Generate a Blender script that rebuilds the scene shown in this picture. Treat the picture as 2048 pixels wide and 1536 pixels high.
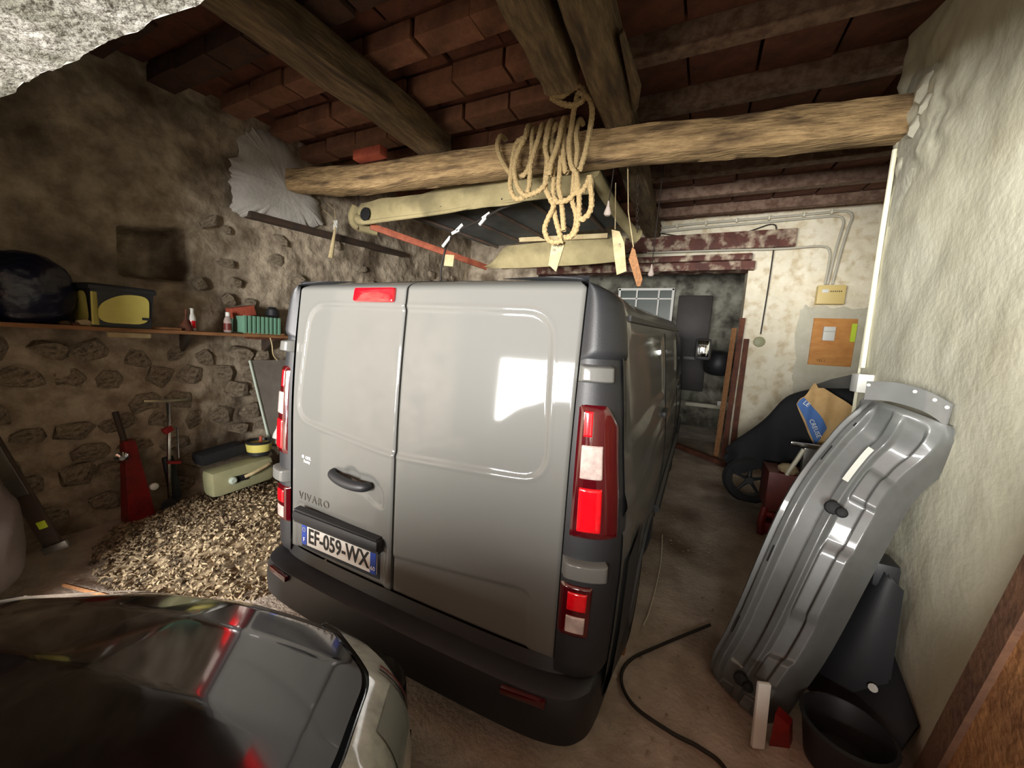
import bpy, bmesh, math, random
from mathutils import Vector, Matrix, noise
from math import sin, cos, pi, radians, sqrt
random.seed(7)
S = bpy.context.scene
COL = S.collection
for o in list(bpy.data.objects): bpy.data.objects.remove(o)

# ---------------------------------------------------------------- camera, light, exposure
cam_d = bpy.data.cameras.new('camera'); cam = bpy.data.objects.new('camera', cam_d); COL.objects.link(cam)
S.camera = cam
cam_d.sensor_width = 36.0; cam_d.lens = 766.0/2048*36.0; cam_d.clip_start = 0.02; cam_d.clip_end = 100
YAW, PITCH, ROLL = radians(25.999), radians(5.960), radians(-3.661)
fwd = Vector((-sin(YAW)*cos(PITCH), cos(YAW)*cos(PITCH), -sin(PITCH)))
rgt = Vector((cos(YAW), sin(YAW), 0)); dwn = fwd.cross(rgt)
r2 = cos(ROLL)*rgt + sin(ROLL)*dwn; d2 = -sin(ROLL)*rgt + cos(ROLL)*dwn
M = Matrix((r2, -d2, -fwd)).transposed().to_4x4()
M.translation = Vector((1.1522, -1.2748, 1.7100))
cam.matrix_world = M

W = bpy.data.worlds.new('world'); S.world = W; W.use_nodes = True
W.node_tree.nodes['Background'].inputs[0].default_value = (0.86, 0.93, 1.0, 1)
W.node_tree.nodes['Background'].inputs[1].default_value = 2.2
def area(name, loc, rot, sx, sy, power, color):
    d = bpy.data.lights.new(name, 'AREA'); d.shape = 'RECTANGLE'; d.size = sx; d.size_y = sy
    d.energy = power; d.color = color
    o = bpy.data.objects.new(name, d); COL.objects.link(o); o.location = loc; o.rotation_euler = rot
    return o
# daylight entering by the garage door behind the photographer
area('daylight_garage_door', (-0.20, -5.60, 1.45), (radians(90), 0, 0), 3.8, 1.60, 1300, (1.0, 0.975, 0.93))
# daylight through the small window of the room at the far end
S.view_settings.view_transform = 'Standard'; S.view_settings.look = 'None'
S.view_settings.gamma = 1.0; S.view_settings.use_curve_mapping = False
S.view_settings.exposure = 0.55

# ---------------------------------------------------------------- helpers
ORG = {}
def lin(c):
    return tuple(((v/255.0)/12.92 if v/255.0 <= 0.04045 else ((v/255.0+0.055)/1.055)**2.4) for v in c)
def tagp(o, label=None, cat=None, group=None, kind=None):
    if label: o['label'] = label
    if cat: o['category'] = cat
    if group: o['group'] = group
    if kind: o['kind'] = kind
    return o
def thing(name, loc, label, cat, group=None):
    o = bpy.data.objects.new(name, None); COL.objects.link(o); o.location = loc; o.empty_display_size = 0.05
    ORG[o.name] = Vector(loc); tagp(o, label, cat, group); return o
def link(name, me, m, parent=None, origin=None):
    o = bpy.data.objects.new(name, me); COL.objects.link(o)
    if m is not None and not me.materials: me.materials.append(m)
    if parent is not None:
        org = ORG[parent.name]; o.parent = parent
        me.transform(Matrix.Translation(-org)); ORG[o.name] = org
    else:
        if origin is None:
            zs = [v.co for v in me.vertices]
            if zs:
                n = len(zs); origin = Vector((sum(v.x for v in zs)/n, sum(v.y for v in zs)/n, min(v.z for v in zs)))
            else: origin = Vector((0,0,0))
        origin = Vector(origin)
        me.transform(Matrix.Translation(-origin)); o.location = origin; ORG[o.name] = origin
    return o
def mk(name, V, F, m, parent=None, smooth=True, sharp=35, origin=None, fix=False):
    me = bpy.data.meshes.new(name); me.from_pydata([tuple(v) for v in V], [], F); me.update()
    if fix:
        bm = bmesh.new(); bm.from_mesh(me); bmesh.ops.recalc_face_normals(bm, faces=bm.faces); bm.to_mesh(me); bm.free()
    if smooth: sm(me, sharp)
    return link(name, me, m, parent, origin)
def sm(me, sharp=35):
    me.polygons.foreach_set('use_smooth', [True]*len(me.polygons))
    try: me.set_sharp_from_angle(angle=radians(sharp))
    except Exception: pass
class G:                                     # geometry collector, world coordinates
    def __init__(s): s.V = []; s.F = []
    def add(s, V, F):
        n = len(s.V); s.V += [Vector(v) for v in V]; s.F += [tuple(i+n for i in f) for f in F]; return s
    def box(s, c, d, rot=None, bev=0.0):
        bm = bmesh.new(); bmesh.ops.create_cube(bm, size=1)
        bmesh.ops.scale(bm, vec=d, verts=bm.verts)
        if bev > 0: bmesh.ops.bevel(bm, geom=list(bm.edges), offset=min(bev, 0.45*min(d)), segments=2, profile=0.6, affect='EDGES')
        if rot is not None: bmesh.ops.transform(bm, matrix=rot if isinstance(rot, Matrix) else eul(rot), verts=bm.verts)
        bmesh.ops.translate(bm, vec=c, verts=bm.verts)
        bm.verts.index_update(); s.add([v.co.copy() for v in bm.verts], [[v.index for v in f.verts] for f in bm.faces]); bm.free(); return s
    def tube(s, P, r, n=8, cap=True):
        P = [Vector(p) for p in P]; R = r if isinstance(r, (list, tuple)) else [r]*len(P)
        T = []
        for i in range(len(P)):
            a = P[max(0, i-1)]; b = P[min(len(P)-1, i+1)]; t = (b-a); T.append(t.normalized() if t.length > 1e-9 else Vector((0,0,1)))
        u = T[0].orthogonal().normalized(); V = []; F = []
        for i, p in enumerate(P):
            u = (u - T[i]*u.dot(T[i])).normalized(); w = T[i].cross(u)
            for k in range(n): a = 2*pi*k/n; V.append(p + (u*cos(a)+w*sin(a))*R[i])
        for i in range(len(P)-1):
            for k in range(n): F.append((i*n+k, i*n+(k+1)%n, (i+1)*n+(k+1)%n, (i+1)*n+k))
        if cap: F.append(tuple(range(n-1, -1, -1))); F.append(tuple((len(P)-1)*n+k for k in range(n)))
        return s.add(V, F)
    def lathe(s, prof, c=(0,0,0), rot=None, n=20, sq=0.0, cap=True):
        V = []; F = []; R = rot if isinstance(rot, Matrix) else (eul(rot) if rot else Matrix.Identity(4)); c = Vector(c)
        for (r, z) in prof:
            for k in range(n):
                a = 2*pi*(k+0.5)/n; x, y = cos(a), sin(a)
                if sq: q = 1/max(abs(x), abs(y)); f = (1-sq)+sq*q; x *= f; y *= f
                V.append(c + (R @ Vector((x*r, y*r, z))))
        for i in range(len(prof)-1):
            for k in range(n): F.append((i*n+k, i*n+(k+1)%n, (i+1)*n+(k+1)%n, (i+1)*n+k))
        if cap: F.append(tuple(range(n-1, -1, -1))); F.append(tuple((len(prof)-1)*n+k for k in range(n)))
        return s.add(V, F)
    def prism(s, P, d):                      # P: 3D polygon, d: extrusion vector
        n = len(P); d = Vector(d); V = [Vector(p) for p in P] + [Vector(p)+d for p in P]
        F = [tuple(range(n)), tuple(range(2*n-1, n-1, -1))] + [(i, i+n, (i+1)%n+n, (i+1)%n) for i in range(n)]
        return s.add(V, F)
    def grid(s, f, nu, nv, keep=None):
        n0 = len(s.V); V = [f(i/nu, j/nv) for j in range(nv+1) for i in range(nu+1)]; F = []
        for j in range(nv):
            for i in range(nu):
                if keep and not keep((i+0.5)/nu, (j+0.5)/nv): continue
                a = j*(nu+1)+i; F.append((a, a+1, a+nu+2, a+nu+1))
        return s.add(V, F)
    def out(s, name, m, parent=None, smooth=True, sharp=35, origin=None, fix=True):
        return mk(name, s.V, s.F, m, parent, smooth, sharp, origin, fix)
def eul(r):
    from mathutils import Euler
    return Euler(r).to_matrix().to_4x4()
def cr(P, n=6):                              # Catmull-Rom through points
    P = [Vector(p) for p in P]; out = []
    for i in range(len(P)-1):
        a = P[max(0, i-1)]; b = P[i]; c = P[i+1]; d = P[min(len(P)-1, i+2)]
        for k in range(n):
            t = k/n; out.append(0.5*((2*b)+(c-a)*t+(2*a-5*b+4*c-d)*t*t+(3*b-a-3*c+d)*t**3))
    out.append(P[-1]); return out
def fb(x, y, z, o=4, s=1.0): return noise.fractal(Vector((x*s, y*s, z*s)), 1.0, 2.1, o)
def slope(y): return .05*max(0, min(y, 5.4)-.6)
def ipl(T, x):
    if x <= T[0][0]: return T[0][1]
    for (a, p), (b, q) in zip(T, T[1:]):
        if x <= b: return p + (q-p)*(x-a)/(b-a)
    return T[-1][1]
def sst(a, b, x):
    t = max(0.0, min(1.0, (x-a)/(b-a))); return t*t*(3-2*t)
def sdpoly(px, pz, P):                       # signed distance, negative inside
    d = 1e9; ins = False; n = len(P)
    for i in range(n):
        ax, az = P[i]; bx, bz = P[(i+1) % n]; ex, ez = bx-ax, bz-az; wx, wz = px-ax, pz-az
        t = max(0, min(1, (wx*ex+wz*ez)/(ex*ex+ez*ez))); dx, dz = wx-ex*t, wz-ez*t
        d = min(d, dx*dx+dz*dz)
        if (az > pz) != (bz > pz) and px < (bx-ax)*(pz-az)/(bz-az)+ax: ins = not ins
    return -sqrt(d) if ins else sqrt(d)
def roundpoly(P, r, n=5):
    out = []; N = len(P)
    for i in range(N):
        a, b, c = Vector(P[i-1]), Vector(P[i]), Vector(P[(i+1) % N])
        u = (a-b); v = (c-b); q = min(r, u.length*0.45, v.length*0.45); u.normalize(); v.normalize()
        s_, e_ = b+u*q, b+v*q
        for k in range(n+1):
            t = k/n; out.append(tuple((1-t)**2*s_+2*t*(1-t)*b+t*t*e_))
    return out
def text_mesh(body, size, name='lettering', depth=0.0, bold=0.0):
    c = bpy.data.curves.new('t', 'FONT'); c.body = body; c.size = size; c.extrude = depth; c.offset = bold
    c.space_character = 1.0 if body != 'VIVARO' else 1.25; c.align_x = 'CENTER'; c.align_y = 'CENTER'; c.resolution_u = 3
    o = bpy.data.objects.new('t', c); COL.objects.link(o)
    dg = bpy.context.evaluated_depsgraph_get(); me = bpy.data.meshes.new_from_object(o.evaluated_get(dg))
    bpy.data.objects.remove(o); me.name = name; return me
def text(body, size, c, xdir, updir, m, parent, name='lettering', depth=0.0, sx=1.0, bold=0.0):
    me = text_mesh(body, size, name, depth, bold); X = Vector(xdir).normalized(); U = Vector(updir).normalized(); N = X.cross(U)
    T = Matrix((X*sx, U, N)).transposed().to_4x4(); T.translation = Vector(c); me.transform(T); me.materials.clear()
    return link(name, me, m, parent)

# ---------------------------------------------------------------- materials
def mat(name, col, rough=0.6, metal=0.0, coat=0.0, col2=None, nscale=6.0, bump=0.0, bscale=40.0, spec=0.5,
        col3=None, n3=1.2, stretch=(1,1,1), trans=0.0, emit=None, estr=0.0, coord='Object', thr=(0.4, 0.62), bvor=False):
    m = bpy.data.materials.new(name); m.use_nodes = True; nt = m.node_tree; N = nt.nodes; L = nt.links
    b = N['Principled BSDF']; c = lin(col)
    b.inputs['Base Color'].default_value = (*c, 1); b.inputs['Roughness'].default_value = rough
    b.inputs['Metallic'].default_value = metal; b.inputs['Coat Weight'].default_value = coat; b.inputs['Coat Roughness'].default_value = 0.06
    b.inputs['Specular IOR Level'].default_value = spec; b.inputs['Transmission Weight'].default_value = trans
    if emit: b.inputs['Emission Color'].default_value = (*lin(emit), 1); b.inputs['Emission Strength'].default_value = estr
    if col2 or bump:
        tc = N.new('ShaderNodeTexCoord'); mp = N.new('ShaderNodeMapping'); mp.inputs['Scale'].default_value = stretch
        L.new(tc.outputs[coord], mp.inputs[0])
    if col2:
        n = N.new('ShaderNodeTexNoise'); n.inputs['Scale'].default_value = nscale; n.inputs['Detail'].default_value = 9; n.inputs['Roughness'].default_value = 0.65
        r = N.new('ShaderNodeValToRGB'); r.color_ramp.elements[0].position = thr[0]; r.color_ramp.elements[1].position = thr[1]
        r.color_ramp.elements[0].color = (*c, 1); r.color_ramp.elements[1].color = (*lin(col2), 1)
        L.new(mp.outputs[0], n.inputs['Vector']); L.new(n.outputs['Fac'], r.inputs[0]); src = r.outputs[0]
        if col3:
            n2 = N.new('ShaderNodeTexNoise'); n2.inputs['Scale'].default_value = n3; n2.inputs['Detail'].default_value = 6
            r2_ = N.new('ShaderNodeValToRGB'); r2_.color_ramp.elements[0].position = 0.5; r2_.color_ramp.elements[1].position = 0.68
            r2_.color_ramp.elements[0].color = (0,0,0,1); r2_.color_ramp.elements[1].color = (1,1,1,1)
            mx = N.new('ShaderNodeMix'); mx.data_type = 'RGBA'; mx.inputs[7].default_value = (*lin(col3), 1)
            L.new(mp.outputs[0], n2.inputs['Vector']); L.new(n2.outputs['Fac'], r2_.inputs[0]); L.new(r2_.outputs[0], mx.inputs[0]); L.new(src, mx.inputs[6]); src = mx.outputs[2]
        L.new(src, b.inputs['Base Color'])
    if bump:
        n = N.new('ShaderNodeTexVoronoi' if bvor else 'ShaderNodeTexNoise'); n.inputs['Scale'].default_value = bscale
        if not bvor: n.inputs['Detail'].default_value = 8
        bp = N.new('ShaderNodeBump'); bp.inputs['Strength'].default_value = bump; bp.inputs['Distance'].default_value = 0.02
        L.new(mp.outputs[0], n.inputs['Vector']); L.new(n.outputs['Distance' if bvor else 'Fac'], bp.inputs['Height']); L.new(bp.outputs[0], b.inputs['Normal'])
    return m
m_rub   = mat('rubble_wall', (140,126,108), 0.95, col2=(198,184,162), nscale=5, bump=0.9, bscale=16, col3=(92,78,62), n3=1.6, thr=(0.38,0.66))
m_stone = mat('wall_stone', (136,122,104), 0.9, col2=(180,166,144), nscale=7, bump=0.7, bscale=22, col3=(98,84,68), n3=3)
m_bay   = mat('front_bay_stone', (84,74,62), 0.95, col2=(112,100,84), nscale=5, bump=0.6, bscale=16)
m_smooth= mat('patch_plaster', (178,174,168), 0.9, col2=(200,196,190), nscale=3, bump=0.25, bscale=30)
m_rend  = mat('cement_render', (200,197,174), 0.92, col2=(212,210,190), nscale=2.2, bump=0.16, bscale=30, col3=(182,176,152), n3=1.3, thr=(0.35,0.65))
m_rend2 = mat('fresh_mortar', (196,194,176), 0.92, col2=(170,168,150), nscale=5, bump=0.3, bscale=20)
m_cream = mat('flaking_limewash', (228,219,194), 0.92, col2=(238,231,210), nscale=3.5, bump=0.8, bscale=9, col3=(204,188,156), n3=7.5)
m_greyp = mat('cement_patch', (196,192,172), 0.92, col2=(208,204,186), nscale=4, bump=0.2, bscale=40)
m_conc  = mat('rough_concrete', (98,97,86), 0.95, col2=(146,144,138), nscale=2.6, bump=0.9, bscale=30, thr=(0.46,0.6))
m_floor = mat('dirt_floor', (164,152,138), 0.95, col2=(196,184,170), nscale=3, bump=0.5, bscale=45, col3=(112,96,80), n3=1.4)
m_terra = mat('terracotta', (124,82,62), 0.9, col2=(146,102,78), nscale=9, bump=0.3, bscale=50, col3=(92,60,46), n3=4)
m_terrd = mat('terracotta_dark', (92,56,42), 0.92, col2=(122,74,54), nscale=6, bump=0.3, bscale=40, col3=(60,40,32), n3=3)  # darker terracotta for the ceiling slab and recessed tiles
m_clayshade  = mat('clay_painted_shade', (58,40,32), 0.95, col2=(78,52,40), nscale=6, bump=.3)  # shade on the near ceiling blocks, put into the clay colour
m_joist = mat('joist_flange', (132,108,92), 0.8, col2=(96,70,56), nscale=12, bump=0.2)
m_beam  = mat('old_beam_wood', (142,116,80), 0.9, col2=(184,154,110), nscale=5.5, bump=1.0, bscale=11, stretch=(1.0,6,6), col3=(92,72,50), n3=2.2)
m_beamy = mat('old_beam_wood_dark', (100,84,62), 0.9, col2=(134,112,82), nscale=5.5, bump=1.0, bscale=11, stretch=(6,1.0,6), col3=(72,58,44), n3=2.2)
m_wood  = mat('plank_wood', (128,88,54), 0.8, col2=(156,110,70), nscale=6, bump=0.3, bscale=14, stretch=(8,1,8))
m_woodr = mat('red_brown_wood', (108,62,42), 0.75, col2=(80,44,32), nscale=8, bump=0.3)
m_brown = mat('brown_board', (158,110,66), 0.85, col2=(126,84,50), nscale=5, bump=0.4, bscale=30, col3=(92,62,40), n3=3)
m_brown2= mat('brown_batten', (104,72,50), 0.8, col2=(86,58,42), nscale=8, bump=0.3, bscale=30)
m_steelp= mat('painted_iron', (104,60,48), 0.7, col2=(84,48,40), nscale=6, bump=0.3, col3=(196,180,156), n3=7)
m_paint = mat('van_grey_paint', (91,91,88), 0.58, coat=0.55, spec=0.25)
m_black = mat('black_plastic', (33,34,37), 0.5, bump=0.08, bscale=260)
m_blk2  = mat('dark_plastic_trim', (42,44,47), 0.55)
m_gap   = mat('seam_black', (10,10,10), 0.9)
m_rubber= mat('tyre_rubber', (24,24,25), 0.8, bump=0.2, bscale=60)
m_rim   = mat('steel_rim', (90,92,94), 0.4, metal=0.8)
m_redl  = mat('red_lens', (226,16,30), 0.12, coat=1.0, spec=0.6, col2=(196,8,22), nscale=14)
m_redd  = mat('dark_red_lens', (66,6,13), 0.1, coat=1.0, spec=0.6)
m_clear = mat('clear_lens', (190,172,164), 0.12, coat=1.0, col2=(158,142,138), nscale=20)
m_white = mat('white_plastic', (226,226,220), 0.45)
m_plate = mat('plate_white', (214,210,204), 0.35)
m_blue  = mat('plate_blue', (34,66,160), 0.4)
m_ink   = mat('black_ink', (20,20,22), 0.5)
m_sticker = mat('sticker_white', (250,250,246), 0.5)
m_badge = mat('badge_grey', (112,110,104), 0.3, metal=0.6)
m_glass = mat('dark_glass', (12,13,14), 0.04, spec=0.9, coat=1.0)
m_mirror= mat('mirror_glass', (190,196,196), 0.03, metal=1.0)
m_canvas= mat('khaki_canvas', (142,130,94), 0.9, col2=(156,144,106), nscale=5, bump=0.35, bscale=14, col3=(118,108,78), n3=3)
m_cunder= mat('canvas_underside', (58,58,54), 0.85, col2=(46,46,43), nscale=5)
m_rail  = mat('rust_red_rail', (156,84,58), 0.7, col2=(132,66,46), nscale=10, bump=0.2)
m_rope  = mat('hemp_rope', (206,180,130), 0.95, col2=(178,150,104), nscale=60, bump=0.8, bscale=120, stretch=(1,1,2.5))
m_tagw  = mat('label_wood', (186,170,132), 0.85, col2=(164,144,106), nscale=9)
m_sheet = mat('primer_grey_sheet', (92,94,92), 0.45, metal=0.0, coat=0.35, col2=(82,82,80), nscale=4)
m_sheetl= mat('sheet_seal_tape', (196,196,186), 0.4)
m_carb  = mat('car_black_paint', (20,18,19), 0.13, coat=1.0, spec=0.5)
m_carg  = mat('car_grey_fender', (74,78,78), 0.28, coat=1.0, spec=0.5)
m_chrome= mat('chrome', (200,202,202), 0.12, metal=1.0)
m_lampg = mat('headlamp_lens', (196,204,194), 0.06, coat=1.0, col2=(150,158,150), nscale=7)
m_lampr = mat('headlamp_reflector', (176,186,178), 0.2, metal=0.6)
m_yel   = mat('yellow_label', (206,196,104), 0.5, col2=(196,184,96), nscale=5)
m_bag   = mat('blue_bin_bag', (18,20,44), 0.28, spec=0.6, bump=0.5, bscale=9)
m_green = mat('green_plastic', (104,146,124), 0.5)
m_red   = mat('red_paint', (140,24,22), 0.45, col2=(96,18,16), nscale=6)
m_dred  = mat('dark_red_panel', (112,44,36), 0.5, col2=(96,36,30), nscale=5)
m_orange= mat('orange_brown_ply', (214,152,84), 0.75, col2=(196,132,68), nscale=4, bump=0.15, stretch=(1,1,3))
m_ivory = mat('ivory_plastic', (220,196,128), 0.5)
m_pvc   = mat('ivory_conduit', (226,222,198), 0.5)
m_pvcg  = mat('grey_conduit', (190,186,170), 0.55)
m_lime  = mat('lime_sticker', (206,232,60), 0.5)
m_kraft = mat('kraft_paper', (212,176,122), 0.85, col2=(198,160,106), nscale=6, bump=0.3, bscale=10)
m_print = mat('blue_print', (84,124,190), 0.8)
m_cloth = mat('black_cloth', (26,27,30), 0.85, bump=0.4, bscale=12)
m_jerry = mat('olive_plastic', (140,142,108), 0.5, col2=(156,152,118), nscale=4)
m_chip  = mat('wood_chips', (168,150,120), 0.95, col2=(104,88,66), nscale=22, col3=(70,58,44), n3=9)
m_cable = mat('dark_cable', (34,28,24), 0.7)
m_panelg= mat('grey_hardboard', (128,122,114), 0.8, col2=(112,106,98), nscale=4)
m_edge  = mat('pale_green_edge', (176,188,174), 0.6)
m_sack  = mat('white_sack', (96,88,84), 0.9, bump=0.5, bscale=8)
m_iron  = mat('dark_iron', (52,44,38), 0.7, col2=(70,52,40), nscale=8)
m_winb  = mat('daylit_pane', (44,54,48), 0.35, emit=(60,110,84), estr=0.02)
m_tankd = mat('dark_cupboard', (46,38,34), 0.5, col2=(34,28,26), nscale=3)
m_brick = mat('red_brick', (178,86,62), 0.9, col2=(150,70,50), nscale=9)
m_bulb  = mat('opal_bulb', (206,190,180), 0.3)

# ---------------------------------------------------------------- the shell
ZC = 3.80
# floor
g = G()
def ff(u, v):
    x = -4.4+u*8.4; y = -6.4+v*14.6; return Vector((x, y, 0.012*fb(x, y, 0, 4, 1.3)-0.005+slope(y)))
g.grid(ff, 150, 220); fl = g.out('floor', m_floor, sharp=80, origin=(0,0,0), fix=False); fl['kind'] = 'structure'
# left wall, x=-3.2, with a niche
def lw(u, v):
    y = -6.2+u*11.8; z = -0.05+v*3.95
    d = 0.045*fb(y, z, 3.1, 5, 1.5)+0.02*abs(fb(y, z, 9.3, 4, 6.0))
    n = sdpoly(y, z, [(0.2,2.08),(0.19,2.44),(0.30,2.47),(0.63,2.56),(0.66,2.2),(0.63,2.11)])
    dn = -0.32*sst(0.03, -0.02, n)
    base = 0.02*sst(2.2, 1.0, z)
    return Vector((-3.22+d+dn+base, y, z))
g = G(); g.grid(lw, 440, 150); wl = g.out('wall_left', m_rub, sharp=80, origin=(-3.2,0,0), fix=False); wl['kind'] = 'structure'
# stones that show proud of the mortar
STN = []
for k in range(8):
    bm = bmesh.new()
    for q in range(22):
        p = Vector((random.gauss(0,1), random.gauss(0,1), random.gauss(0,1))).normalized(); bm.verts.new(Vector([math.copysign(abs(c)**.75, c) for c in p])*random.uniform(.85,1.05))
    r_ = bmesh.ops.convex_hull(bm, input=list(bm.verts)); bmesh.ops.delete(bm, geom=[e for e in r_['geom_interior'] if isinstance(e, bmesh.types.BMVert)], context='VERTS')
    me = bpy.data.meshes.new('stone'); bm.to_mesh(me); bm.free(); sm(me, 38); me.materials.append(m_stone); STN.append(me)
def stone(y, z, sy, sz, d=0.06, rx=0):
    o = bpy.data.objects.new('stone', random.choice(STN)); COL.objects.link(o); o.parent = wl
    o.location = Vector((-3.19, y, z)) - ORG[wl.name]; o.scale = (d, sy, sz); o.rotation_euler = (rx, 0, 0)
for r_ in range(7):
    for c_ in range(11):
        if random.random() < .78: stone(-.55+c_*.27+(.13 if r_ % 2 else 0)+random.uniform(-.05,.05), .22+r_*.2+random.uniform(-.04,.04), random.uniform(.10,.15), random.uniform(.07,.11), random.uniform(.03,.055), random.uniform(-.35,.35))
yy = 0.75
while yy < 5.2:
    zz = 1.80
    while zz < 2.9:
        w_, h_ = random.uniform(.05, .12), random.uniform(.04, .075)
        if random.random() < 0.35: stone(yy+random.uniform(-.08,.08), zz+random.uniform(-.06,.06), w_, h_, random.uniform(.022,.036), random.uniform(-.7,.7))
        zz += 0.17
    yy += 0.24
# pale mortar patch around the beam end, and an old timber set in the wall
def patch_obj(name, poly, fx, m, parent, seed=0):
    P = roundpoly(poly, 0.08, 3); P = [(P[i-1][0]+(P[i][0]-P[i-1][0])*t, P[i-1][1]+(P[i][1]-P[i-1][1])*t) for i in range(len(P)) for t in (0,.2,.4,.6,.8)]; n = len(P); cx = sum(p[0] for p in P)/n; cz = sum(p[1] for p in P)/n
    V = []; F = []; R = 7
    for r in range(R+1):
        t = r/R
        for i, p in enumerate(P):
            j = 1+0.10*noise.noise(Vector((p[0]*6+seed, p[1]*6, 0)))+0.09*noise.noise(Vector((p[0]*19+seed, p[1]*19, 3)))+.05*noise.noise(Vector((p[0]*50, p[1]*50, 3)))
            a = cx+(p[0]-cx)*t*j; b = cz+(p[1]-cz)*t*j; V.append(fx(a, b, (1-t**6)))
    for r in range(R):
        for i in range(n): F.append((r*n+i, r*n+(i+1) % n, (r+1)*n+(i+1) % n, (r+1)*n+i))
    return mk(name, V, F, m, parent, fix=True)
patch_obj('mortar_patch', [(1.15,3.74),(1.0,3.25),(1.02,2.86),(1.2,2.84),(1.8,2.90),(2.05,3.0),(1.95,3.3),(1.85,3.3),(1.9,3.5),(1.5,3.75)],
          lambda a, b, t: Vector((-3.19+0.055*t+0.012*fb(a, b, 0, 4, 7), a, b)), m_smooth, wl)
g = G(); g.box((-3.18, 2.3, 2.92), (0.12, 2.3, 0.07), rot=(radians(3), 0, 0), bev=0.015); g.out('timber', m_iron, wl)
# near bay side / back walls (behind the photographer)
g = G(); g.box((2.75, -3.2, 1.9), (0.3, 5.4, 3.9)); w = g.out('wall_right_front_bay', m_bay, smooth=False); w['kind'] = 'structure'
g = G()
for c, d in [((-2.8,-5.75,1.9),(1.4,0.25,3.9)), ((2.5,-5.75,1.9),(1.3,0.25,3.9)), ((-0.2,-5.75,3.05),(4.0,0.25,1.5))]: g.box(c, d)
w = g.out('wall_behind', m_bay, smooth=False); w['kind'] = 'structure'
# right wall pier x=2.15 up to y=2.42, rough cement render
def rw(u, v):
    y = -0.62+u*2.86; z = -0.02+v*3.88
    d = 0.012*fb(y, z, 5, 4, 2.0)+0.03*sst(2.7, 3.3, z)*fb(y, z, 2, 3, 3.0)
    d += 0.03*sst(0.30, 0.05, sdpoly(y, z, [(1.7,3.0),(2.45,3.0),(2.45,3.5),(1.8,3.55)]))*fb(y, z, 1, 4, 6)
    e = sst(2.20, 2.24, y)*0.015
    return Vector((2.15+d+e, y, z))
g = G(); g.grid(rw, 130, 150)
g.add([(2.15,2.24,-.02),(3.45,2.24,-.02),(3.45,2.24,3.86),(2.15,2.24,3.86)], [(0,1,2,3)])
g.add([(2.15,-.62,-.02),(3.45,-.62,-.02),(3.45,-.62,3.86),(2.15,-.62,3.86)], [(3,2,1,0)])
wr = g.out('wall_right', m_rend, sharp=80, origin=(2.15,1,0), fix=False); wr['kind'] = 'structure'
patch_obj('mortar_patch', [(1.7,3.35),(1.65,3.05),(1.85,2.8),(2.1,2.62),(2.15,2.7),(2.0,3.0),(2.2,3.08),(2.2,3.5),(2.1,3.55)],
          lambda a, b, t: Vector((2.155-0.012*t-0.006*fb(a, b, 0, 3, 7), a, b)), m_rend2, wr)
for (y, z, a, b) in [(1.88,3.33,.09,.07),(1.80,3.20,.06,.05),(1.90,3.14,.08,.06)]:
    o = bpy.data.objects.new('stone', STN[1].copy()); COL.objects.link(o); o.parent = wr; o.location = Vector((2.15,y,z))-ORG[wr.name]; o.scale = (.04,a,b)
    o.data.materials[0] = m_greyp
# recess side wall beyond the pier
def rw2(u, v):
    y = 2.2+u*3.4; z = -0.02+v*3.88; return Vector((3.12+0.02*fb(y, z, 8, 4, 2), y, z))
g = G(); g.grid(rw2, 60, 60); w = g.out('wall_right_recess', m_rend, sharp=80, fix=False); w['kind'] = 'structure'
# far wall y=5.4 with the wide opening
OX0, OX1, OZ = -1.72, 1.64, 3.20
def fw(u, v):
    x = -3.3+u*6.5; z = -0.02+v*3.88
    d = 0.02*fb(x, z, 4, 5, 2.2)+0.028*abs(fb(x, z, 14, 4, 4.5))
    if 2.30 < x < 3.2 and z < 2.46: d *= 0.15
    if abs(x-OX0) < 0.03 or abs(x-OX1) < 0.03: d *= 0.3
    return Vector((x, 5.42-d, z))
g = G(); g.grid(fw, 220, 130, keep=lambda u, v: not (OX0 < -3.3+u*6.5 < OX1 and -0.02+v*3.88 < OZ))
for x in (OX0, OX1): g.box((x+(-0.2 if x < 0 else 0.2), 5.72, 1.6), (0.4, 0.58, 3.2))
g.box((-0.04, 5.74, 3.3), (3.4, 0.55, 0.2))
wf = g.out('wall_back', m_cream, sharp=60, origin=(0,5.4,0), fix=False); wf['kind'] = 'structure'; wf.data.materials.append(m_rub)
for p_ in wf.data.polygons:
    if p_.center.x < -1.05: p_.material_index = 1
def fpatch(a, b, t): return Vector((a, 5.415-0.03*t, b))
p = patch_obj('cement_patch', [(2.31,2.46),(2.40,2.50),(3.1,2.48),(3.1,1.2),(2.4,1.2),(2.34,1.5)], fpatch, m_greyp, wf)
g = G(); g.box((0.2, 5.33, 3.42), (3.9, 0.08, 0.24), bev=0.01); g.box((-0.4,5.30,3.17), (4.1, 0.14, 0.09), bev=0.01); g.box((0.0,5.45,3.06),(3.4,0.3,0.12))
g.out('lintel', m_steelp, wf)
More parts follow.
